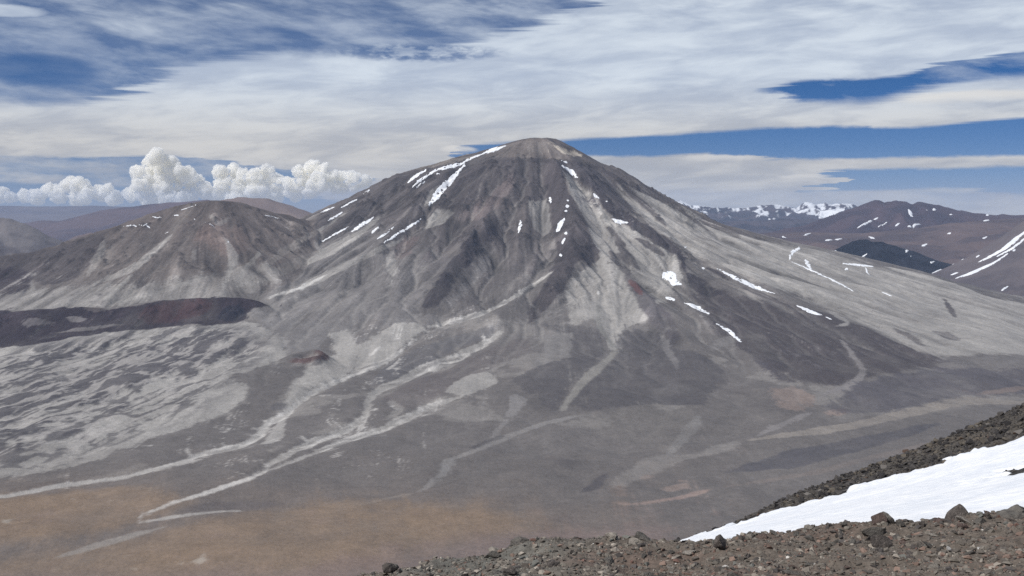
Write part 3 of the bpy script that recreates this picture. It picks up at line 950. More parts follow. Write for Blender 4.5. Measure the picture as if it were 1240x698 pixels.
line(alb(88, 84, 86), [(205, 622), (250, 614), (310, 612), (360, 610)], [3, 9, 10, 3], 3, 20, 0.55)
line(ST, [(240, 551), (222, 560), (148, 579), (74, 588), (0, 603)], [4, 3, 3, 4, 6], 1, 8, 0.7)
line(PALE, [(308, 578), (251, 597), (213, 608), (180, 621), (166, 629)], [4, 4, 3, 2.5, 2], 1, 4, 0.8)
line(ST, [(166, 629), (173, 633), (210, 626), (251, 621), (296, 618)], [2, 2, 2, 2, 1.4], 1, 4, 0.75)
line(alb(142, 137, 132), [(206, 637), (170, 646), (140, 655), (110, 663), (85, 671), (62, 677)], [2, 4, 6, 6, 5, 2], 1, 10, 0.75)
for q, w in (((8, 632), 7), ((162, 689), 6), ((218, 683), 5), ((240, 680), 7), ((150, 674), 3)):
    line(alb(160, 152, 142), [q], [w], 1, 8, 0.7)
# left hill
over(np.where(HILL > H0, 0.55, 0.0).astype(np.float32) * smooth(H, -760, -480), alb(96, 87, 82))
area(alb(66, 61, 62), [(0, 312), (60, 301), (100, 289), (130, 279), (128, 296), (115, 312), (95, 336), (60, 346), (30, 338), (0, 346)], 3, 30, 0.8)
area(SCORIA_SHADE, [(0, 321), (28, 325), (40, 345), (22, 364), (0, 373)], 2, 24, 0.85)  # dark hill face; part of the darkness is cloud shade painted in
area(alb(120, 104, 98), [(258, 268), (290, 275), (310, 290), (300, 310), (270, 312), (250, 295), (230, 290)], 6, 40, 0.55)
area(ASH, [(0, 380), (0, 368), (60, 350), (110, 344), (170, 345), (260, 330), (300, 318), (340, 322), (330, 345), (300, 360), (190, 364), (120, 372)], 5, 50, 0.5, 160, 0.2)
for pts, w, a in (([(128, 286), (120, 310), (106, 336)], [4, 9, 6], 0.55), ([(208, 284), (187, 304), (160, 326), (110, 346)], [3, 6, 7, 5], 0.8), ([(160, 333), (128, 362)], [3, 7], 0.8), ([(235, 300), (232, 318), (240, 300)], [2, 4, 2], 0.5),
                  ([(274, 288), (284, 312), (278, 330), (266, 358)], [2, 12, 4, 3], 0.85), ([(320, 300), (300, 322), (282, 352)], [3, 5, 3], 0.8), ([(260, 332), (200, 352), (135, 368)], [3, 5, 3], 0.7), ([(38, 338), (40, 360)], [3, 6], 0.6), ([(250, 257), (266, 274), (278, 262)], [2, 5, 2], 0.6)):
    line(ASH, pts, w, 1, 16, a * 0.7)
# scoria ridge
area(SCORIA_SHADE, [(0, 384), (45, 376), (100, 372), (140, 376), (190, 365), (225, 362), (290, 360.5), (312, 364.5), (326, 371), (308, 371), (300, 384), (285, 392), (230, 394), (150, 401), (90, 408), (40, 418), (0, 426)], 1, 48, 0.97)  # dark scoria, deepened by some cloud shade put into its colour
line(alb(36, 36, 44), [(262, 384), (282, 379), (298, 380)], [8, 20, 12], 3, 20, 0.8)
line(alb(120, 116, 114), [(60, 404), (100, 399), (150, 393)], [1, 4, 2], 1, 20, 0.6)
area(alb(68, 47, 46), [(170, 374), (215, 365), (270, 364), (255, 378), (215, 388), (170, 394)], 3, 24, 0.6)
area(alb(112, 108, 108), [(22, 389), (45, 385), (70, 390), (65, 395), (30, 394)], 2, 10, 0.5)
area(alb(112, 108, 108), [(77, 384), (92, 383), (108, 387), (95, 391), (82, 388)], 1, 8, 0.8)
area(alb(84, 78, 76), [(95, 372), (118, 372), (130, 377), (110, 378)], 1, 8, 0.7)
# the little crater
ringm = smooth(rc, 150, 125) * smooth(np.cos(ang + 0.6), -0.45, 0.1) * smooth(rc, 62, 78)
over(ringm * 0.9, alb(80, 64, 62))
over(smooth(rc, 80, 55) * 0.5, alb(128, 120, 116))
line(SCORIA_SHADE, [(378, 442), (392, 436), (396, 428)], [4, 7, 3], 1, 8, 0.7)
line(alb(86, 84, 86), [(318, 408), (334, 402), (325, 398)], [5, 8, 4], 1, 20, 0.5)
line(alb(80, 78, 80), [(328, 494), (346, 490)], [8, 10], 2, 14, 0.7)
area(alb(116, 107, 100), [(586, 187), (612, 176.5), (640, 168), (660, 168), (674, 177), (690, 186), (700, 192), (690, 194), (640, 191.5), (600, 191)], 3, 26, 0.5)
area(alb(122, 115, 108), [(503, 205), (540, 194), (577, 188), (560, 195), (530, 202), (512, 207)], 1, 8, 0.8)
line(alb(60, 56, 57), [(598, 195), (640, 194), (690, 196), (735, 206)], [2, 4, 4, 3], 1, 30, 0.45)
# tan slope right of the summit, its sunlit brightness put into the colour
area(alb(168, 160, 148), [(670, 176), (683, 179), (699, 184), (708, 190), (698, 190), (682, 186)], 1, 6, 0.9)
area(alb(112, 106, 102), [(630, 172), (660, 170), (672, 178), (660, 186), (640, 186)], 2, 20, 0.6)
# streaks and mottling that follow the slope everywhere
amp = 0.02 + 0.13 * smooth(SLOPE, 0.10, 0.38)
mod = 1 + amp * (0.55 * S1 + 0.75 * S2 + 0.45 * S3) + 0.20 * fbm(X / 600, Y / 600, 5, 41) + 0.26 * (0.3 + 0.7 * smooth(SLOPE, 0.08, 0.3)) * fbm(X / 60, Y / 60, 4, 44, 0.65)
C *= np.clip(mod, 0.5, 1.5)[..., None] * np.array([0.995, 0.985, 0.965], np.float32)
chan_ = (np.clip(CHAN, 0, 1) * (0.18 + 0.92 * smooth(SLOPE, 0.08, 0.22)))[..., None] * (0.34 + 0.2 * fbm(X / 500, Y / 500, 3, 9))[..., None]
chan_ = chan_ * np.where(HILL > H0, 0.45, 1.0)[..., None] * (0.45 + 0.55 * smooth(C.mean(2), 0.07, 0.15))[..., None]
C += (alb(152, 148, 143) - C) * np.clip(chan_, 0, 1)
rill = 0.20 * smooth(S2, 1.2, 2.4) - 0.20 * smooth(-S2, 1.2, 2.4) + 0.12 * smooth(S1, 1.2, 2.4) - 0.12 * smooth(-S1, 1.2, 2.4)
C *= (1 + rill * 1.3 * smooth(SLOPE, 0.09, 0.32))[..., None]
crag = smooth(fbm(X / 150, Y / 150, 5, 63, 0.65) + 0.05 * S2, 0.10, 0.16) * smooth(SLOPE, 0.30, 0.5) * smooth(H, -650, -350)
C *= (1 - 0.34 * crag)[..., None]
T.col = np.clip(C, 0.012, 0.6)

# ---- cut into the landforms
fx = (X[:-1, :-1] + X[1:, 1:]) / 2
fy = (Y[:-1, :-1] + Y[1:, 1:]) / 2
keep = np.abs(fx) < 0.4665 * fy * 1.14 + 150
zc = (T.z[:-1, :-1] + T.z[1:, 1:]) / 2


def cells(a):
    return a[:-1, :-1]


is_sco = (cells(SCO) > cells(H0) + 4) & (cells(SCO) > cells(HILL))
is_hill = (cells(HILL) > cells(H0)) & ~is_sco
is_cone = (cells(rc) < 170) & ~is_sco
is_vol = (cells(H0) > -1085) & ~is_sco & ~is_hill & ~is_cone & (np.hypot(fx - SX, fy - SY) < 5900)
is_plain = ~(is_sco | is_hill | is_cone | is_vol)
volcano = link('volcano', T.mesh('volcano', keep & is_vol, True), M_TERRAIN, kind='structure', label='broad grey volcano with dark ribs, pale ash slopes and scattered snow streaks', cat='volcano')
hill = link('hill', T.mesh('hill', keep & is_hill, True), M_TERRAIN, kind='structure', label='rounded brown hill on the left shoulder of the volcano with thin snow along its crest', cat='hill')
link('scoria_ridge', T.mesh('scoria_ridge', keep & is_sco, True), M_TERRAIN, kind='structure', label='long low dark maroon scoria ridge below the left hill', cat='ridge')
link('cinder_cone', T.mesh('cinder_cone', keep & is_cone, True), M_TERRAIN, kind='structure', label='tiny reddish crater cone open to the left on the pale ash apron', cat='cone')
link('plain', T.mesh('plain', keep & is_plain, True), M_TERRAIN, kind='structure', label='grey and ochre gravel plain with pale dry stream beds at the foot of the volcano', cat='plain')


# ---- snow lying on the slopes: sheets a few metres thick
def snow_patch(field, parent, pts, w=None, lift=2.0, warp=13.0, cell=None, name='snow_patch', mat=None):
    px = strip(pts, np.array(w) * 0.78, True) if w is not None else dense(pts, 3)
    P = field.hit(px)
    d = cell or field.d * 0.5
    d = min(d, 4.0) if field is T else d
    m = warp + 2 * d
    xs = np.arange(P[:, 0].min() - m, P[:, 0].max() + m, d)
    ys = np.arange(P[:, 1].min() - m, P[:, 1].max() + m, d)
    if len(xs) < 3 or len(ys) < 3 or len(xs) * len(ys) > 400000:
        return
    gx, gy = np.meshgrid(xs, ys)
    wx = gx + warp * 2.4 * fbm(gx / (warp * 3), gy / (warp * 3), 5, 61, 0.7)
    wy = gy + warp * 2.4 * fbm(gx / (warp * 3), gy / (warp * 3), 5, 73, 0.7)
    k = inside(wx, wy, P) & (fbm(gx / 22, gy / 22, 4, 83, 0.6) > -0.16 if field is T else True)
    k[0, :] = k[-1, :] = False
    k[:, 0] = k[:, -1] = False
    if k.sum() < 4:
        return
    soft = blur(k.astype(np.float32), 1, 1)
    nx = len(xs)
    idx = np.arange(gx.size).reshape(gx.shape)
    q = np.stack([idx[:-1, :-1], idx[:-1, 1:], idx[1:, 1:], idx[1:, :-1]], -1)
    cell_in = (k[:-1, :-1].astype(int) + k[:-1, 1:] + k[1:, 1:] + k[1:, :-1]) >= 2
    q = q[cell_in]
    if not len(q):
        return
    used = np.unique(q)
    back = np.zeros(gx.size, np.int32)
    back[used] = np.arange(len(used))
    x, y = gx.ravel()[used], gy.ravel()[used]
    e = smooth(soft.ravel()[used], 0.15, 0.8)
    z = field.at(x, y) + lift * (-0.8 + 2.0 * e)
    me = raw_mesh(name, np.c_[x, y, z], back[q])
    return link(name, me, mat or M_SNOW_FAR, parent)


for pts, w in (
        ([(613, 176.5), (598, 181.5), (583, 187)], [2, 6.5, 3]), ([(584, 187), (571, 191.5), (561, 197)], [3.2, 3, 3.4]), ([(563, 197.5), (548, 201.5), (526, 206)], [4, 5.5, 4.5]),
        ([(563, 199), (557, 206), (546, 219), (533, 230), (527, 240), (519, 249)], [4.5, 6, 9, 11, 13, 6]), ([(516, 206), (504, 213), (493, 222)], [3, 5, 3]), ([(534, 203.5), (521, 210), (508, 219), (499, 228)], [2.5, 3.5, 4, 2.5]),
        ([(516, 219), (503, 228)], [2.5, 2]), ([(530, 211)], [3.5]), ([(405, 251), (388, 258)], [3, 2.6]), ([(448, 230), (440, 235)], [2.5, 2.5]), ([(433, 241), (413, 252)], [2, 2]), ([(415, 257), (397, 268)], [3, 2.6]),
        ([(454, 262), (438, 273), (425, 281)], [3, 6.5, 2.5]), ([(458, 275), (449, 283)], [3, 3]), ([(477, 275), (468, 282), (457, 290)], [2, 4, 3]), ([(511, 264), (496, 275), (481, 284), (463, 295)], [3, 4, 3.4, 2]),
        ([(422, 275), (404, 285), (386, 294)], [2, 2.2, 1.6]), ([(680, 195), (687, 197.5)], [3, 3]), ([(680, 201), (688, 205), (695, 211), (700, 216)], [2.5, 5, 7.5, 4]), ([(665, 239), (667, 246)], [3.4, 3.4]),
        ([(630, 265), (630, 274), (627, 283)], [1.6, 5.5, 2.4]), ([(687.5, 243)], [3.5]), ([(686.5, 250)], [5]), ([(686, 255.5)], [4]), ([(684, 264), (678, 273), (674, 281)], [4.4, 9, 5]), ([(685, 283)], [5]), ([(684, 288), (679, 298)], [4.4, 4.4]),
        ([(679, 307), (679, 312)], [3, 3]), ([(718, 235), (726, 241)], [3.4, 3.4]), ([(735, 244)], [3]), ([(740, 265), (748, 268.5), (762, 270)], [3.4, 6.5, 2.5]), ([(829.5, 299)], [3.6]), ([(851, 325.5)], [4]),
        ([(868, 325.5), (890, 336.5), (912, 347), (939, 356)], [2.4, 5.2, 6.5, 2]), ([(829, 367), (846, 373), (860, 381)], [3, 6.5, 3]), ([(867, 392), (885, 402), (898, 415)], [3, 5.5, 4]), ([(806, 360), (817, 363.5)], [6, 5]),
        ([(963, 369.5), (981, 377.5), (996, 382)], [2, 5.5, 2.5]), ([(1000, 384.5), (1007, 387)], [2.4, 1.6]), ([(975, 314), (978, 319), (982, 327)], [3, 6, 3]), ([(1020, 319.5), (1038, 321), (1057, 323)], [2.4, 3, 3]), ([(1047, 323.5), (1053, 334)], [3, 1.6]), ([(1025, 326)], [4]),
        ([(958, 317), (990, 331), (1020, 345), (1033, 353)], [1.5, 1.8, 2.4, 1.6]), ([(1068, 309 + 45), (1080, 359)], [1.6, 1.6])):
    snow_patch(T, volcano, pts, w)
snow_patch(T, volcano, [(803, 330), (812, 328), (820, 333), (818, 338), (827, 345), (815, 346.5), (810, 339.5), (802, 337)])
snow_patch(T, volcano, [(969, 299.5), (961, 305), (957, 310), (955, 315)], [4, 6, 4, 2])
for pts, w in (([(245, 245.5), (232, 250), (218, 255)], [1.6, 2, 1.6]), ([(183, 263), (197, 264)], [2.6, 2.6]), ([(207, 261.5), (222, 260)], [2.4, 2]), ([(149, 274), (166, 273.5), (181, 274)], [2, 2, 2.4]), ([(176, 272), (183, 277)], [3, 3]),
               ([(200, 282.5), (211, 281)], [2.6, 2]), ([(276.5, 291), (276.5, 295)], [2.6, 2.6]), ([(236, 263), (236, 267)], [2, 2]), ([(246, 268), (256, 273), (265, 278)], [1.8, 2, 1.6]), ([(320, 260.5), (340, 265)], [1.8, 1.8])):
    snow_patch(T, hill, pts, np.array(w) * 0.55)

# ------------------------------------------------------------------ far country
G = Field(-48000, 48000, -2000, 64000, 500.0)
dist = np.hypot(G.X, G.Y)
G.z = (-1192 + 190 * smooth(dist, 14000, 30000) + 260 * smooth(dist, 30000, 62000) + 60 * fbm(G.X / 5000, G.Y / 5000, 4, 2) * smooth(dist, 12000, 20000)).astype(np.float32)
inner = (np.abs(G.X) < 0.53 * np.clip(G.Y, 0, None) + 300) & (G.Y > 3200) & (G.Y < 13000)
G.z = np.where((G.Y < 3200) & (dist < 9000), -1197, G.z)
G.z[inner] = -1420
G.z = G.z.astype(np.float32)
G.col = np.empty(G.X.shape + (3,), np.float32)
G.col[:] = alb(112, 98, 93)
G.col += (alb(134, 116, 104) - G.col) * smooth(fbm(G.X / 6000, G.Y / 3000, 4, 77), -0.02, 0.12)[..., None]
link('ground', G.mesh('ground'), M_FAR, kind='structure', label='wide brown high plain stretching away behind the volcano to the horizon', cat='plain')


def mountain(name, label, sky, y, half, base, colours, step, snow=None, spur=0.35, seed=1, cat='mountain', front=None, jag=0.06):
    """a range whose crest passes through the given sight lines at y metres north; it rises from base"""
    front = front or half
    px = np.array([p[0] for p in sky], float)
    W = np.array([point(p[0], p[1], y) for p in sky])
    F = Field(W[:, 0].min() - half * 0.4, W[:, 0].max() + half * 0.4, y - front, y + half, step)
    X, Y = F.X, F.Y
    cz = np.interp(X, W[:, 0], W[:, 2])
    e = np.clip(np.minimum(X - F.xs[0], F.xs[-1] - X) / (half * 0.4), 0, 1)
    cz = base + (cz - base) * smooth(e, 0, 1)
    s = half * 0.28
    wob = s * 1.3 * fbm(X / s, Y / s, 3, seed)
    t = np.where(Y < y, (y - Y) / front, (Y - y) / half)
    rd = ridged((X + wob) / (s * 1.2), (Y) / (s * 2.4), 5, seed) - 0.55
    prof = np.clip(1 - t, 0, 1) ** 1.35
    h = (cz - base)
    env = np.clip(t * 3.2, 0, 1) * np.clip((1 - t) * 2.5, 0, 1)
    F.z = (base + h * prof + spur * h * rd * env + jag * h * fbm(X / (s * 0.30), Y / (s * 0.30), 5, seed + 4, 0.6) * np.clip(1.2 - t, 0, 1)).astype(np.float32)
    F.z = np.where(t >= 0.985, np.minimum(F.z, base - 20), F.z).astype(np.float32)
    F.col = np.empty(X.shape + (3,), np.float32)
    c0, c1 = colours
    k = smooth(fbm(X / (s * 1.1), Y / (s * 0.6), 5, seed + 9, 0.6), -0.12, 0.12)[..., None]
    F.col[:] = c0 * (1 - k) + c1 * k
    if snow:
        zz, patch = snow
        n = fbm(X / (s * 0.16) + 0.5 * fbm(X / s, Y / s, 3, 4), Y / (s * 0.5), 5, seed + 20, 0.65)
        k = smooth(n + (F.z - zz) / (abs(h).max() + 1) * 0.5 - (1 - patch) * 0.5, 0.0, 0.04)[..., None]
        F.col += (np.array([0.8, 0.82, 0.85], np.float32) - F.col) * k
    ob = link(name, F.mesh(name), M_FAR, kind='structure', label=label, cat=cat)
    return F, ob


B = lambda *c: alb(*c)
mountain('mountain_range', 'faint hazy mauve land at the far left horizon under the cumulus clouds', [(-160, 250), (-60, 248), (40, 250), (110, 249), (200, 251), (330, 256), (420, 262)], 56000, 5000, -850, (B(92, 84, 84), B(104, 94, 90)), 220, None, 0.2, 3)
F, mt = mountain('mountain_range', 'blue snow-dappled mountain range on the horizon right of the volcano', [(770, 259.5), (800, 250.5), (822, 245.0), (841, 250.5), (858, 251.5), (882, 252.0), (900, 253.5), (920, 250.5), (937, 248.5), (952, 250.5), (964, 250.0), (981, 245.0), (990, 247.5), (1000, 246.0), (1010, 247.5), (1023, 246.5), (1040, 250.5), (1080, 255.5), (1120, 259.5)],
                 40000, 4200, -880, (B(58, 56, 60), B(80, 72, 74)), 70, (-360, 0.69), 0.8, 8, jag=0.34)
snow_patch(F, mt, [(991, 266), (993, 256), (1004, 254.5), (1020, 252), (1023, 255), (1008, 260), (996, 266)], None, 14, 40, 35)
snow_patch(F, mt, [(964, 257), (980, 252.5), (978, 256), (966, 259)], None, 14, 40, 35)
mountain('mountain', 'blue-violet ridge sloping up to the right behind the left hill', [(-40, 277), (36, 269.5), (50, 267), (73, 267.5), (100, 261), (120, 255), (155, 250.6), (186, 247), (218, 245), (251, 242), (280, 246), (320, 256), (360, 268)], 33000, 4500, -1000, (B(74, 62, 64), B(92, 76, 74)), 110, None, 0.22, 12)
mountain('hill', 'smooth tan hill behind the saddle between the left hill and the volcano', [(225, 262), (250, 248), (270, 242), (288, 240), (310, 240), (325, 241.5), (340, 246), (355, 250), (375, 257), (400, 266), (430, 275)], 19000, 3000, -1010, (B(118, 105, 100), B(130, 116, 108)), 60, None, 0.10, 15, 'hill')
mountain('hill', 'brown hill with pale scree at the left edge, beyond the left shoulder', [(-120, 268), (-60, 258), (0, 262.6), (15, 265), (30, 271), (45, 277.6), (60, 286), (75, 291.5), (100, 298)], 15500, 1900, -1120, (B(86, 80, 80), B(112, 106, 104)), 40, (-150, 0.0), 0.3, 18, 'hill')
mountain('hill', 'low dark brown rise in the plain left of the left hill', [(60, 300), (80, 291), (95, 284), (110, 281), (125, 283), (150, 290), (190, 300)], 17000, 1300, -1090, (B(98, 86, 84), B(108, 94, 90)), 40, None, 0.15, 19, 'hill')
F, mt = mountain('mountain', 'broad dark brown twin-topped mountain with slanting snow streaks at far right', [(930, 282), (978, 271.5), (1005, 262), (1026, 254), (1047, 247.5), (1060, 243), (1071, 245), (1083, 242), (1095, 244), (1105, 247), (1112, 243), (1122, 245), (1133, 248), (1157, 253), (1177, 258), (1198, 259.5), (1240, 260), (1300, 256), (1360, 262)],
                 26000, 3600, -1010, (B(60, 50, 54), B(76, 62, 64)), 55, None, 0.5, 22, jag=0.1)
for pts, w in (([(1066, 263), (1050, 270), (1037, 277)], [2, 2.6, 2]), ([(1076, 268), (1061, 277)], [2.4, 2]), ([(1090, 270), (1083, 275)], [3, 2]), ([(1115, 271), (1098, 276)], [3, 3]), ([(1100, 253), (1102, 258), (1105, 263)], [4, 5, 6]), ([(1131, 254)], [4]), ([(1122, 254.5)], [2.6]), ([(1152, 260)], [3]), ([(1196, 260.5)], [3.5]), ([(1012, 277)], [3])):
    snow_patch(F, mt, pts, w, 12, 24, 22)
mountain('mountain', 'dark blue foothill ridge below the snowy range', [(800, 276), (850, 271), (890, 267), (920, 268), (950, 264), (975, 266), (1005, 263), (1040, 270), (1080, 276)], 33000, 2600, -960, (B(56, 52, 56), B(76, 68, 70)), 60, (-420, 0.45), 0.6, 38, jag=0.2)
F, mt = mountain('plateau', 'reddish brown rolling upland with specks of snow in front of the dark mountain', [(840, 292), (900, 284), (960, 281), (1040, 283), (1090, 279), (1150, 271), (1200, 266), (1240, 264), (1320, 262)], 20500, 2600, -1060, (B(78, 68, 68), B(96, 82, 78)), 50, None, 0.3, 25, 'plateau', 5200)
for q, w in (((978, 284), 4), ((1004, 291), 3.5), ((1016, 290), 4), ((950, 287), 3), ((1056, 288), 4), ((1195, 267), 4), ((1194, 288), 4), ((1150, 283), 3), ((1120, 297), 3)):
    h_ = math.sin(q[0] * 7.3) * 1.6
    snow_patch(F, mt, [(q[0] - w * 1.2, q[1] + h_), (q[0], q[1] + 0.2), (q[0] + w, q[1] - h_)], [1.2, 2.4, 1], 8, 40, 14)
F, mt = mountain('hill', 'hill with snow specks, painted blue-black for cloud shadow, behind the right flank', [(985, 316), (1009, 304), (1026, 296), (1040, 291), (1057, 291), (1074, 295.6), (1112, 306), (1129, 313), (1150, 320), (1180, 330)], 15200, 1500, -1060, (B(19, 21, 28), B(33, 34, 41)), 30, None, 0.45, 28, 'hill', jag=0.12)  # near-black colour stands in for a cloud's shadow over this hill
for q, w in (((1011, 303.5), 4), ((1047, 310), 2.5), ((1058, 310), 2), ((1098, 305), 3), ((1104, 310), 2), ((1132, 313), 4), ((1130, 318), 4), ((1126, 308), 2)):
    h_ = math.sin(q[0] * 5.3) * 1.4
    snow_patch(F, mt, [(q[0] - w * 1.2, q[1] + h_), (q[0], q[1]), (q[0] + w, q[1] - h_)], [1.2, 2.4, 1], 6, 30, 10)
F, mt = mountain('mountain', 'grey-brown slope with long snow streaks at the right edge', [(1060, 358), (1100, 345), (1130, 333), (1150, 324), (1170, 313), (1190, 301), (1210, 289), (1225, 279), (1240, 269), (1280, 245), (1340, 225)], 14000, 2600, -1150, (B(82, 76, 78), B(98, 90, 90)), 30, None, 0.34, 31, jag=0.08)
for pts, w in (([(1243, 279), (1225.5, 294), (1212, 304), (1191, 315), (1181, 319)], [6, 6, 4, 3, 1.5]), ([(1243, 287), (1228, 300), (1205, 312)], [3, 3, 2]), ([(1222, 306), (1205, 318), (1174, 332), (1155, 338)], [2, 3, 4, 1.6]), ([(1140, 326.5), (1121, 333)], [2.4, 2]), ([(1150, 315), (1167, 313)], [4, 4]), ([(1221, 346), (1212, 353)], [3, 3]),
               ([(1243, 365), (1227, 369)], [4, 3]), ([(1160, 330), (1150, 334)], [2, 2]), ([(1225, 305), (1230, 302)], [3, 3]), ([(1181, 312), (1187, 309)], [2.4, 2.4])):
    snow_patch(F, mt, pts, w, 6, 14, 12)

# ------------------------------------------------------------------ haze between here and there
me = bpy.data.meshes.new('haze')
bm = bmesh.new()
bmesh.ops.create_cube(bm, size=1.0)
for v in bm.verts:
    v.co = ((v.co.x) * 2 * 52000, -4000 + (v.co.y + 0.5) * 72000, -1440 + (v.co.z + 0.5) * (760 + 1440))
bm.to_mesh(me)
bm.free()
hm = bpy.data.materials.new('haze')
hm.use_nodes = True
hm.node_tree.nodes.clear()
ho = hm.node_tree.nodes.new('ShaderNodeOutputMaterial')
hv = hm.node_tree.nodes.new('ShaderNodeVolumePrincipled')
hv.inputs['Color'].default_value = (0.52, 0.69, 1.0, 1)
hv.inputs['Density'].default_value = 1.15e-5
hm.node_tree.links.new(hv.outputs[0], ho.inputs['Volume'])
link('haze', me, hm, kind='stuff', label='thin blue mountain haze in the air over the valley', cat='haze')

# ------------------------------------------------------------------ cumulus clouds far behind the left hill
mc = bpy.data.materials.new('cloud_white')
mc.use_nodes = True
mc.node_tree.nodes.clear()
co_ = mc.node_tree.nodes.new('ShaderNodeOutputMaterial')
cv_ = mc.node_tree.nodes.new('ShaderNodeVolumePrincipled')
cv_.inputs['Color'].default_value = (0.9995, 0.995, 0.978, 1)
cv_.inputs['Density'].default_value = 0.0075
cv_.inputs['Anisotropy'].default_value = 0.0
mc.node_tree.links.new(cv_.outputs[0], co_.inputs['Volume'])


def ico(sub):
    bm = bmesh.new()
    bmesh.ops.create_icosphere(bm, subdivisions=sub, radius=1.0)
    v = np.array([x.co[:] for x in bm.verts])
    f = np.array([[w.index for w in p.verts] for p in bm.faces])
    bm.free()
    return v, f


IV2, IF2 = ico(2)
IV1, IF1 = ico(1)


def noise3(p, seed):
    """value noise on points (n, 3), -1..1"""
    p = p + seed * 17.31
    i = np.floor(p).astype(np.int64)
    f = p - i
    f = f * f * (3 - 2 * f)
    tot = 0.0
    for dx in (0, 1):
        for dy in (0, 1):
            for dz in (0, 1):
                w = (f[:, 0] if dx else 1 - f[:, 0]) * (f[:, 1] if dy else 1 - f[:, 1]) * (f[:, 2] if dz else 1 - f[:, 2])
                a = (i[:, 0] + dx + 57 * (i[:, 2] + dz)) & 255
                b = (i[:, 1] + dy + 131 * (i[:, 2] + dz)) & 255
                tot = tot + w * _T[a, b]
    return tot * 2 - 1


def cumulus(lobes, y, label, seed):
    """one skin round the lobes, then billows of four sizes pushed out of it"""
    r = np.random.default_rng(seed)
    Vs, Fs, n = [], [], 0
    m1 = y / FPX
    for (px, py, rad) in lobes:
        c = np.array(point(px, py, y))
        R = rad * m1
        c[1] += r.normal() * R * 0.6
        balls = [(c, R)]
        for _ in range(14):
            d = r.normal(size=3)
            d /= np.linalg.norm(d)
            d[2] = abs(d[2]) - 0.3
            balls.append((c + d * R * 0.85, R * r.uniform(0.28, 0.5)))
        for (cc, RR) in balls:
            Vs.append(IV2 * (RR * np.array([1.05, 1.0, 0.95])) + cc)
            Fs.append(IF2 + n)
            n += len(IV2)
    me = raw_mesh('cumulus_cloud', np.concatenate(Vs), np.concatenate(Fs))
    o = link('cumulus_cloud', me, mc, kind='stuff', label=label, cat='cloud')
    md = o.modifiers.new('skin', 'REMESH')
    md.mode = 'VOXEL'
    md.voxel_size = 0.9 * m1
    dg = bpy.context.evaluated_depsgraph_get()
    ev = bpy.data.meshes.new_from_object(o.evaluated_get(dg))
    o.modifiers.clear()
    nv = len(ev.vertices)
    co = np.empty(nv * 3, np.float32)
    ev.vertices.foreach_get('co', co)
    nn = np.empty(nv * 3, np.float32)
    ev.vertex_normals.foreach_get('vector', nn)
    co, nn = co.reshape(-1, 3).astype(float), nn.reshape(-1, 3)
    d = 0.0
    for sc, am in ((11.0, 3.0), (5.0, 1.7), (2.6, 1.1), (1.4, 0.6)):
        d = d + am * (1 - 2.2 * np.abs(noise3(co / (sc * m1), seed + sc)))
    co = co + nn * (d * m1)[:, None]
    ev.vertices.foreach_set('co', co.astype(np.float32).ravel())
    ev.polygons.foreach_set('use_smooth', np.ones(len(ev.polygons), bool))
    ev.update()
    ev.name = 'cumulus_cloud'
    if not ev.materials:
        ev.materials.append(mc)
    o.data = ev
    bpy.data.meshes.remove(me)


cumulus([(0, 236, 7), (-14, 238, 9), (12, 239, 5)], 74000, 'small white cumulus puff at the left edge of the picture', 1)
cumulus([(30, 238, 6), (45, 238, 7), (58, 231, 7), (70, 237, 8), (84, 223, 10), (98, 226, 9), (106, 236, 9), (120, 234, 8), (132, 231, 7), (140, 239, 8), (92, 239, 9)], 76000, 'low bank of white cumulus rising left of the tall cloud tower', 2)
cumulus([(180, 195, 8), (196, 192, 9), (208, 199, 8), (188, 208, 12), (215, 207, 9), (226, 212, 8), (176, 224, 11), (196, 226, 13), (214, 226, 12), (236, 222, 9), (246, 231, 8), (162, 237, 9), (184, 240, 11), (225, 240, 10), (170, 210, 6), (205, 240, 10)], 75000, 'tallest cumulus tower, standing above the left hill', 3)
cumulus([(268, 210, 7), (280, 209, 8), (295, 214, 8), (310, 214, 9), (322, 209, 8), (335, 219, 9), (272, 224, 11), (290, 228, 11), (312, 229, 12), (332, 234, 10), (262, 236, 9), (285, 240, 9), (310, 243, 8)], 75500, 'cumulus heap with a flat crown right of the tall tower', 4)
cumulus([(362, 207, 7), (376, 203, 8), (390, 206, 8), (400, 214, 8), (370, 217, 11), (388, 222, 11), (414, 217, 7), (428, 216, 7), (440, 220, 6), (410, 227, 8), (352, 224, 8), (355, 234, 8), (376, 232, 8), (430, 225, 6)], 74500, 'cumulus heap against the left flank of the volcano', 5)

# ------------------------------------------------------------------ the near slope: snowfield and rock rib on the right
CTL = [  # sight line and distance of points on the flank
    (1240, 720, 24), (1050, 730, 24), (850, 740, 24), (650, 800, 24), (1500, 690, 24),
    (1240, 655, 38), (1050, 668, 38), (850, 684, 38), (650, 760, 38), (1500, 600, 38),
    (1240, 622, 55), (1050, 645, 55), (850, 664, 55), (650, 730, 55), (1500, 548, 55),
    (1240, 568, 95), (1050, 612, 95), (850, 656, 95), (650, 730, 95), (1500, 470, 95),
    (1240, 522, 130), (1180, 545, 130), (1130, 560, 130), (1050, 585, 130), (960, 615, 130), (840, 653, 130), (700, 710, 130), (1500, 412, 130),
    (1240, 491, 170), (1150, 531, 170), (1060, 570, 170), (960, 606, 170), (885, 643, 170), (820, 690, 170), (1500, 378, 170),
    (1240, 505, 200), (1060, 590, 200), (900, 690, 200), (1500, 400, 200), (700, 800, 200),
]
CW = np.array([point(*p) for p in CTL])


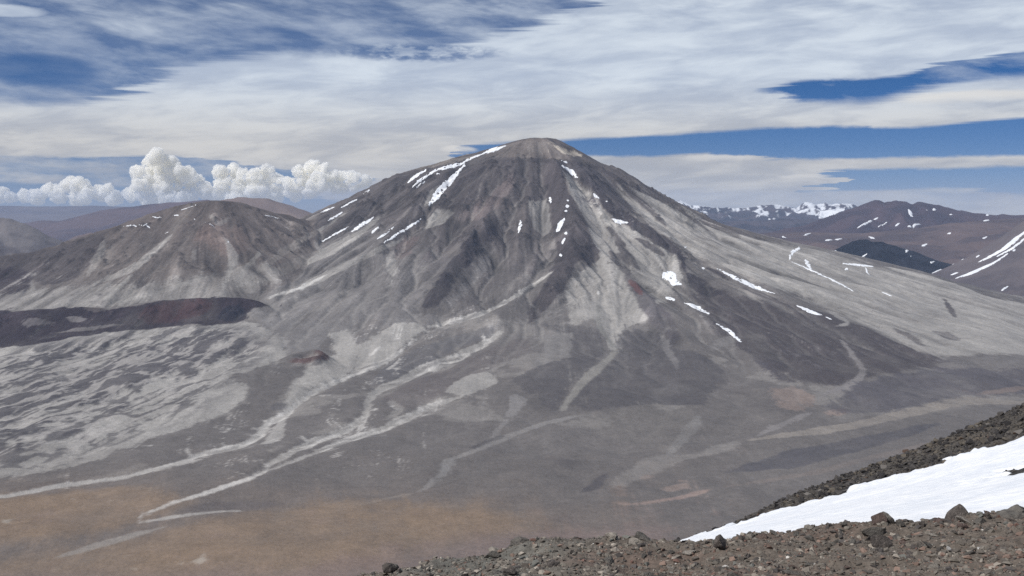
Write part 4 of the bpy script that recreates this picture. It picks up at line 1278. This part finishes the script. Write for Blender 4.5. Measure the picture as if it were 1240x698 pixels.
def tps(P, Z):
    d = np.hypot(P[:, None, 0] - P[None, :, 0], P[:, None, 1] - P[None, :, 1])
    K = np.where(d > 0, d * d * np.log(d + 1e-9), 0) + np.eye(len(P)) * 0.4
    A = np.zeros((len(P) + 3,) * 2)
    A[:len(P), :len(P)] = K
    A[:len(P), len(P):] = np.c_[np.ones(len(P)), P]
    A[len(P):, :len(P)] = A[:len(P), len(P):].T
    c = np.linalg.solve(A, np.r_[Z, 0, 0, 0])

    def f(X, Y):
        out = c[-3] + c[-2] * X + c[-1] * Y
        for (a, b), w in zip(P, c):
            r2 = (X - a) ** 2 + (Y - b) ** 2
            out = out + w * 0.5 * r2 * np.log(r2 + 1e-9)
        return out
    return f


flank = tps(CW[:, :2], CW[:, 2])
S = Field(-8, 118, 22, 205, 0.35)
X, Y = S.X, S.Y
S.z = flank(X, Y).astype(np.float32)
# snow region
sp = np.array([(1300, 508), (1240, 528), (1210, 540), (1180, 551), (1155, 556), (1130, 565), (1105, 570), (1085, 578), (1050, 588), (1000, 604), (960, 616), (900, 636), (840, 653.5), (800, 662), (700, 690), (500, 760), (900, 1300), (1700, 1200), (1700, 420), (1400, 460)], float)
a_, b_ = rays(sp[:, 0], sp[:, 1])
SP = S.hit(sp, 900)
SP = np.r_[SP[:14], [(-60, 140), (-60, -20), (170, -20), (170, 150)]]
wx = X + 3.4 * fbm(X / 4.0, Y / 4.0, 5, 3, 0.7) + 2.6 * fbm(X / 1.1, Y / 2.2, 2, 7)
wy = Y + 14.0 * fbm(X / 5.0, Y / 7.0, 5, 9, 0.7) + 13.0 * fbm(X / 1.1, Y / 9.0, 2, 29)
snow = inside(wx, wy, SP)
isle = S.hit(strip([(1186, 583), (1212, 578), (1245, 569), (1280, 560)], [1, 9, 16, 18]), 900)
snow &= ~inside(wx, wy, isle)
snowb = blur(snow.astype(np.float32), 1, 1)
rockn = (0.9 * fbm(X / 5, Y / 5, 4, 12) + 0.55 * fbm(X / 1.1, Y / 1.1, 3, 15)).astype(np.float32)
base_z = S.z.copy()
S.z = base_z + rockn * (1 - 0.85 * snowb)
S.col = np.empty(X.shape + (3,), np.float32)
S.col[:] = alb(80, 76, 71)
S.col += (alb(58, 56, 55) - S.col) * smooth(fbm(X / 6, Y / 12, 4, 18), -0.08, 0.12)[..., None]
S.col += (alb(104, 94, 82) - S.col) * (0.6 * smooth(fbm(X / 14, Y / 20, 4, 19), 0.04, 0.2))[..., None]
M_NEAR = ground_mat('dark_scree_ground', (0.9, 0.3), 0.45, 0.25)
link('rock_slope', S.mesh('rock_slope'), M_NEAR, kind='structure', label='dark boulder-strewn slope falling left between the snow and the valley', cat='slope')
Q = Field(-8, 118, 22, 205, 0.35)
edgeb = blur(snowb, 14, 2)
Q.z = (base_z - 0.5 + 0.85 * smooth(snowb, 0.1, 0.95) + (0.10 + 0.5 * smooth(edgeb, 1.0, 0.7)) * fbm(X / 0.9, Y / 1.6, 3, 33) + 0.3 * fbm(X / 7, Y / 9, 3, 35)).astype(np.float32)
sn_cells = (snow[:-1, :-1].astype(int) + snow[1:, 1:] + snow[:-1, 1:] + snow[1:, :-1]) >= 1
link('snowfield', Q.mesh('snowfield', sn_cells), M_SNOW, kind='structure', label='bright white snowfield behind the rubble crest at lower right', cat='snowfield')

# stones on that slope, past counting
def hull_rock(r, n):
    p = r.normal(size=(n, 3))
    p /= np.linalg.norm(p, axis=1)[:, None]
    p *= r.uniform(0.75, 1.0, (n, 1))
    p *= np.array([1.0, r.uniform(0.65, 0.95), r.uniform(0.45, 0.8)])
    bm = bmesh.new()
    for q in p:
        bm.verts.new(q)
    g = bmesh.ops.convex_hull(bm, input=bm.verts)
    bmesh.ops.delete(bm, geom=[v for v in bm.verts if not v.link_faces], context='VERTS')
    bmesh.ops.triangulate(bm, faces=bm.faces[:])
    bm.verts.index_update()
    v = np.array([x.co[:] for x in bm.verts])
    f = np.array([[w.index for w in q.verts] for q in bm.faces])
    bm.free()
    return v, f


rr = np.random.default_rng(8)
LOWROCK = [hull_rock(rr, 9) for _ in range(14)]
MEDROCK = [hull_rock(rr, 14) for _ in range(14)]


def scatter(name, pos, size, cols, shapes, mat, r, label, cat, sink=0.25):
    Vs, Fs, Cs, n = [], [], [], 0
    for i in range(len(pos)):
        v, f = shapes[int(r.integers(len(shapes)))]
        a = r.uniform(0, 2 * math.pi)
        t = r.normal() * 0.35
        ca, sa, ct, st_ = math.cos(a), math.sin(a), math.cos(t), math.sin(t)
        Rm = np.array([[ca, -sa, 0], [sa, ca, 0], [0, 0, 1]]) @ np.array([[1, 0, 0], [0, ct, -st_], [0, st_, ct]])
        w = (v * size[i]) @ Rm.T + pos[i] + np.array([0, 0, size[i] * (0.5 - sink)])
        Vs.append(w)
        Fs.append(f + n)
        Cs.append(np.repeat(cols[i][None], len(v), 0))
        n += len(v)
    me = raw_mesh(name, np.concatenate(Vs), np.concatenate(Fs), False)
    set_col(me, np.concatenate(Cs))
    return link(name, me, mat, kind='stuff', label=label, cat=cat)


M_STONE = ground_mat('stone_mixed', (0.12, 0.03), 0.35, 0.01)
n = 60000
xs_, ys_ = rr.uniform(15, 105, n), rr.uniform(95, 186, n)
okk = (S.at(xs_, ys_, snowb.astype(np.float32)) < 0.15 + 0.25 * (rr.random(n) < 0.10)) & (np.abs(xs_ / ys_) < 0.52) & (xs_ / ys_ > 0.12)
xs_, ys_ = xs_[okk], ys_[okk]
szs = 0.07 * rr.pareto(2.1, len(xs_)) + 0.09
szs = np.minimum(szs, 0.75)
zs_ = S.at(xs_, ys_)
pal = np.array([alb(72, 69, 67), alb(52, 50, 50), alb(92, 86, 78), alb(84, 70, 62), alb(104, 100, 96)])
scatter('scree', np.c_[xs_, ys_, zs_], szs, pal[rr.choice(5, len(xs_), p=[.42, .36, .16, .03, .03])], LOWROCK, M_STONE, rr, 'dark angular scree covering the rock slope above the snow', 'scree')

# ------------------------------------------------------------------ the rubble crest at the photographer's feet
CR = np.array([(300, 752), (380, 725), (450, 702), (500, 688), (560, 671), (620, 662), (700, 659), (800, 661), (840, 659), (900, 649), (960, 644), (1050, 641), (1130, 638), (1190, 632), (1240, 626), (1320, 616), (1500, 595)], float)
DC = 14.0
cw = np.array([point(p[0], p[1], DC) for p in CR])
D = Field(-5.2, 11.0, 7.2, 20.0, 0.03)
X, Y = D.X, D.Y


def near(X, Y):
    zc = np.interp(X * DC / np.maximum(Y, 4.0), cw[:, 0], cw[:, 2])
    lead = -1.7 + (zc + 1.7) * (Y / DC)
    bt = np.maximum(Y - DC, 0)
    return lead - 0.16 * bt ** 2 / (1 + 0.30 * bt) - 0.1 * bt


D.z = (near(X, Y) + 0.34 * fbm(X / 0.95, Y / 0.95, 3, 2) + 0.11 * fbm(X / 0.30, Y / 0.30, 4, 6, 0.6)).astype(np.float32)
D.col = np.empty(X.shape + (3,), np.float32)
D.col[:] = alb(100, 92, 84)
gl = smooth(X / Y, 0.12, -0.02)[..., None]
D.col += (alb(104, 102, 96) - D.col) * gl
D.col += (alb(106, 88, 80) - D.col) * (0.4 * smooth(fbm(X / 1.4, Y / 1.0, 4, 55), 0.0, 0.16))[..., None]
D.col *= (1 + 0.7 * fbm(X / 0.09, Y / 0.09, 3, 58))[..., None]
D.col = np.clip(D.col, 0.02, 0.5)
M_RUB = ground_mat('rubble_ground', (0.16, 0.04), 0.4, 0.03)
fore = link('slope', D.mesh('slope'), M_RUB, kind='structure', label='brown rubble slope at the bottom of the picture falling away in front', cat='slope')
# ground under the photographer
E = Field(-9, 14, -6, 7.2, 0.2)
E.z = (near(E.X, np.maximum(E.Y, 0.001)) + 0.10 * fbm(E.X / 1.3, E.Y / 1.3, 3, 2)).astype(np.float32)
E.z = np.where(E.Y < 4, -1.7 + (E.z + 1.7) * np.clip(E.Y / 4, 0, 1), E.z).astype(np.float32)
E.col = np.empty(E.X.shape + (3,), np.float32)
E.col[:] = alb(102, 93, 85)
link('summit_ground', E.mesh('summit_ground'), M_RUB, kind='structure', label='rubble ground of the viewpoint below the bottom edge of the picture', cat='ground')

# gravel
n = 46000
ys_ = rr.uniform(8.6, 15.4, n)
xs_ = ys_ * rr.uniform(-0.2, 0.56, n)
szs = np.minimum(0.008 * (rr.pareto(1.8, n)) + 0.007, 0.06)
zs_ = D.at(xs_, ys_)
pal = np.array([alb(112, 106, 98), alb(96, 90, 84), alb(120, 102, 92), alb(78, 74, 72), alb(146, 138, 128), alb(108, 86, 78), alb(104, 104, 99), alb(180, 176, 170)])
pr = np.where((xs_ / ys_ < 0.1)[:, None], [.34, .22, .06, .12, .14, .02, .095, .005], [.31, .29, .13, .11, .07, .04, .045, .005])
ci = (pr.cumsum(1) > rr.random((n, 1))).argmax(1)
cc = pal[ci] * rr.uniform(0.8, 1.15, (n, 1))
scatter('gravel', np.c_[xs_, ys_, zs_], szs, cc, LOWROCK, M_STONE, rr, 'small mixed grey and brown gravel between the larger stones of the crest', 'gravel', 0.38)


# stones one can pick out
def stone_mat(name, c, c2):
    m, N, b = new_mat(name)
    tc = N.new('ShaderNodeTexCoord').outputs['Object']
    oi = N.new('ShaderNodeObjectInfo')
    v = N.new('ShaderNodeVectorMath', operation='ADD')
    N.l.new(tc, v.inputs[0])
    N.l.new(N.vec(N.mul(oi.outputs['Random'], 50.0), 0.0, 0.0), v.inputs[1])
    n1 = N.noise(v.outputs[0], 2.2, 6, 0.65)
    n2 = N.noise(v.outputs[0], 11.0, 4, 0.7)
    col = N.mix(N.step(n1, 0.35, 0.65), tuple(c) + (1,), tuple(c2) + (1,))
    k = N.mul(N.rng(n2, 0.3, 0.7, 0.72, 1.22), N.rng(oi.outputs['Random'], 0, 1, 0.84, 1.14))
    N.put(b.inputs['Base Color'], N.mix(1.0, col, N.vec(k, k, k), 'MULTIPLY'))
    bp = N.new('ShaderNodeBump')
    bp.inputs['Distance'].default_value = 0.10
    bp.inputs['Strength'].default_value = 0.8
    N.put(bp.inputs['Height'], N.add(n1, N.mul(n2, 0.35)))
    N.l.new(bp.outputs[0], b.inputs['Normal'])
    return m


SM = {'grey': stone_mat('grey_stone', alb(112, 108, 102), alb(92, 88, 84)), 'rusty': stone_mat('rusty_stone', alb(110, 95, 88), alb(97, 84, 79)),
      'dark': stone_mat('dark_stone', alb(112, 105, 100), alb(90, 84, 80)), 'pale': stone_mat('pale_stone', alb(158, 150, 140), alb(136, 130, 122)), 'white': stone_mat('white_stone', alb(236, 234, 230), alb(214, 212, 208))}


def stone_mesh(r, pts=None, rough=0.05, n=16):
    bm = bmesh.new()
    if pts is None:
        v, f = hull_rock(r, n)
        pts = v
    for q in pts:
        bm.verts.new(q)
    bmesh.ops.convex_hull(bm, input=bm.verts)
    bmesh.ops.delete(bm, geom=[v for v in bm.verts if not v.link_faces], context='VERTS')
    bmesh.ops.bevel(bm, geom=bm.edges[:], offset=0.05, segments=1, affect='EDGES')
    bmesh.ops.triangulate(bm, faces=bm.faces[:])
    long_ = [e for e in bm.edges if e.calc_length() > 0.3]
    bmesh.ops.subdivide_edges(bm, edges=long_, cuts=2, use_grid_fill=True)
    bmesh.ops.triangulate(bm, faces=bm.faces[:])
    o = Vector(r.uniform(-20, 20, 3))
    for v in bm.verts:
        d = mnoise.noise(v.co * 2.3 + o) + 0.5 * mnoise.noise(v.co * 6.1 + o)
        v.co += v.co.normalized() * d * rough * 1.6
    me = bpy.data.meshes.new('stone')
    bm.to_mesh(me)
    bm.free()
    for p in me.polygons:
        p.use_smooth = False
    return me


SHAPES = [stone_mesh(rr, None, 0.06, int(rr.integers(10, 18))) for _ in range(16)]
SHAPE_BY = {k: [m.copy() for m in SHAPES] for k in ('grey', 'rusty', 'dark', 'pale')}
for k, ms in SHAPE_BY.items():
    for m in ms:
        m.materials.append(SM[k])


def place(px, py, w, shape, kind, label, rot=(0, 0, 0), cat='stone', name='stone', group=None, flat=1.0, sink=0.3):
    """w: width in photo pixels"""
    p = D.hit(np.array([[px, py]]), 1600)[0]
    z = float(D.at(p[0], p[1]))
    s = w / 2 / FPX * p[1]
    if shape.materials and shape.materials[0] is not SM[kind]:
        shape = shape.copy()
        shape.materials.clear()
    o = link(name, shape, SM[kind], label=label, cat=cat, group=group)
    o.scale = (s, s, s * flat)
    o.rotation_euler = rot
    o.location = (p[0], p[1], z + s * flat * (0.5 - sink))
    return o


pyr = stone_mesh(rr, [(-1, -.3, -.5), (-.75, .5, -.5), (.95, .4, -.5), (1, -.35, -.5), (-.62, -.3, .12), (-.15, -.1, .62), (.1, .0, .80), (.3, .1, .66), (.68, -.2, .1), (.75, .35, .0), (-.55, .4, .15), (.1, -.7, -.2), (-.5, -.7, -.45), (.6, -.65, -.45)], 0.03)
place(1160, 630, 37, pyr, 'dark', 'largest boulder on the crest, a dark pyramid standing out against the snow', (0, 0, 0.1), 'boulder', 'boulder', sink=0.12)
blk = stone_mesh(rr, [(-1, .1, .45), (-.9, -.3, -.1), (-.2, -.6, -.6), (.6, -.5, -.5), (1, -.1, .1), (.7, .3, .5), (0, .2, .65), (-.6, .5, .5), (.3, -.45, .1), (.4, .5, -.4), (-.6, .5, -.5)], 0.03)
place(1067, 664, 30, blk, 'dark', 'dark block with a hollow underside lying alone in the rubble below the crest', (0.1, 0.1, 0.1), 'boulder', 'boulder', sink=0.1)
wed = stone_mesh(rr, [(-1, -.2, -.5), (-.9, -.2, -.05), (.0, -.3, .35), (.62, -.2, .75), (.72, .1, .7), (.75, -.3, -.6), (-.2, -.6, -.6), (.5, .6, -.5), (-.6, .6, -.4)], 0.02)
place(1202, 681, 17, wed, 'pale', 'pale wedge-shaped stone, lit on its left face, in the rubble at lower right', (0, 0, 0), sink=0.15)
sl1 = stone_mesh(rr, [(-1, -.5, -.2), (-.9, .5, -.1), (-.6, -.4, .16), (.7, -.5, .14), (1, .2, .05), (.9, -.5, -.25), (.2, .7, .18), (-.3, .6, .2), (0, -.8, -.25)], 0.02)
place(1226, 629, 40, sl1, 'grey', 'wide flat slab on the crest at the right edge of the picture', (0.0, 0, 0.2), 'boulder', 'boulder', sink=0.2, flat=1.0)
place(1237, 624, 20, SHAPE_BY['grey'][1], 'grey', 'rounded stone on top of the flat slab at the right edge', (0, 0, 1), sink=-0.1)
place(1195, 629, 13, SHAPE_BY['dark'][2], 'dark', 'small dark knob on the crest between the pyramid boulder and the flat slab', (0.3, 0, 2), sink=-0.25)
place(1188, 634, 26, SHAPE_BY['grey'][3], 'grey', 'low grey stone touching the right foot of the pyramid boulder', (0, 0, 0.5), flat=0.7)
place(1186, 620 + 45, 9, SHAPE_BY['pale'][4], 'white', 'small white stone right of centre of the lower right rubble', (0, 0, 0), flat=0.6)
place(1021, 638, 14, SHAPE_BY['grey'][5], 'grey', 'grey rounded knob on the crest against the snow, left of the wide pale block', (0, 0, 1.5), sink=-0.05)
place(1058, 647, 32, blk, 'grey', 'wide square grey block set in the crest below the snow edge', (0.2, 0, 3.2), flat=0.7, sink=0.3)
place(1090, 638, 17, SHAPE_BY['grey'][7], 'grey', 'pointed grey stone on the crest midway between the wide block and the pyramid boulder', (0, 0, 2.2), sink=0.0)
place(1117, 638, 14, SHAPE_BY['dark'][8], 'dark', 'dark double-humped stone on the crest next left of the pyramid boulder', (0, 0, 0.3), sink=0.0)
place(1140, 636, 9, SHAPE_BY['grey'][11], 'grey', 'small rounded stone touching the left foot of the pyramid boulder', (0, 0, 0.9), sink=0.0)
place(873, 662, 28, blk, 'dark', 'dark overhanging rock where the snow wedge meets the rubble', (0.2, 0.1, 1.2), 'boulder', 'boulder', sink=0.1)
place(898, 655, 12, SHAPE_BY['dark'][9], 'dark', 'small dark cone-shaped stone against the thin end of the snow', (0, 0, 0), sink=-0.1)
place(470, 697, 30, SHAPE_BY['dark'][12], 'dark', 'dark rounded boulder at the lowest left end of the rubble crest', (0, 0, 0.4), 'boulder', 'boulder', sink=-0.15)
place(635, 662, 6, SHAPE_BY['dark'][13], 'dark', 'tiny dark stone standing on the middle of the left crest', (0, 0, 0), sink=-0.2)
place(617, 697, 22, SHAPE_BY['dark'][14], 'dark', 'olive-dark rounded rock cut by the bottom edge on the left of the rubble', (0, 0, 0), 'boulder', 'boulder', sink=0.15)

kinds = ['grey', 'rusty', 'dark', 'pale']
KIND_WORD = {'grey': 'grey', 'rusty': 'rust-brown', 'dark': 'dark', 'pale': 'pale'}


def stone_label(k, x, y, w, flat):
    px = 620 + FPX * x / y
    size = 'broad flat' if flat else 'mid-sized' if w > 13 else 'small'
    if px < 700:
        z = 'the grey left end of the rubble'
    elif px < 900:
        z = 'the rubble below the thin snow tip'
    elif px < 1090:
        z = 'the rubble below the broad snowfield'
    else:
        z = 'the rubble around the pyramid boulder'
    row = 'on the crest of' if y > 13.3 else 'at the foot of' if y < 11.0 else 'half sunk in'
    return '%s %s stone %s %s' % (size, KIND_WORD[k], row, z)


cnt = 0
while cnt < 275:
    y = rr.uniform(9.3, 14.3)
    x = y * rr.uniform(-0.12, 0.49)
    w = min(10.5 + 7.0 * rr.pareto(1.9), 40) * (13.0 / y) ** 0.3
    if cnt < 60:
        y = DC - 0.05 + rr.normal() * 0.12
        x = y * rr.uniform(-0.08, 0.49)
    if x / y < 0.12:
        w *= 0.7
    k = kinds[int(rr.choice(4, p=[.46, .24, .18, .12] if x / y > 0.12 else [.6, .06, .2, .14]))]
    s = w / 2 / FPX * y
    me = SHAPE_BY[k][int(rr.integers(16))]
    o = link('stone', me, None, label='stone', cat='stone', group=k + ' stones in the rubble')
    fl = rr.uniform(0.55, 0.95)
    if cnt % 9 == 0:
        s *= 36.0 / max(w, 20) * rr.uniform(0.8, 1.15) * (0.6 if x / y < 0.12 else 1)
        fl = rr.uniform(0.3, 0.5)
    o['label'] = stone_label(k, x, y, s * 2 * FPX / y, fl < 0.5)
    o.scale = (s * rr.uniform(0.9, 1.2), s * rr.uniform(0.8, 1.1), s * fl)
    o.rotation_euler = (rr.normal() * 0.3, rr.normal() * 0.3, rr.uniform(0, 6.28))
    o.location = (x, y, float(D.at(x, y)) + s * fl * 0.12)
    cnt += 1
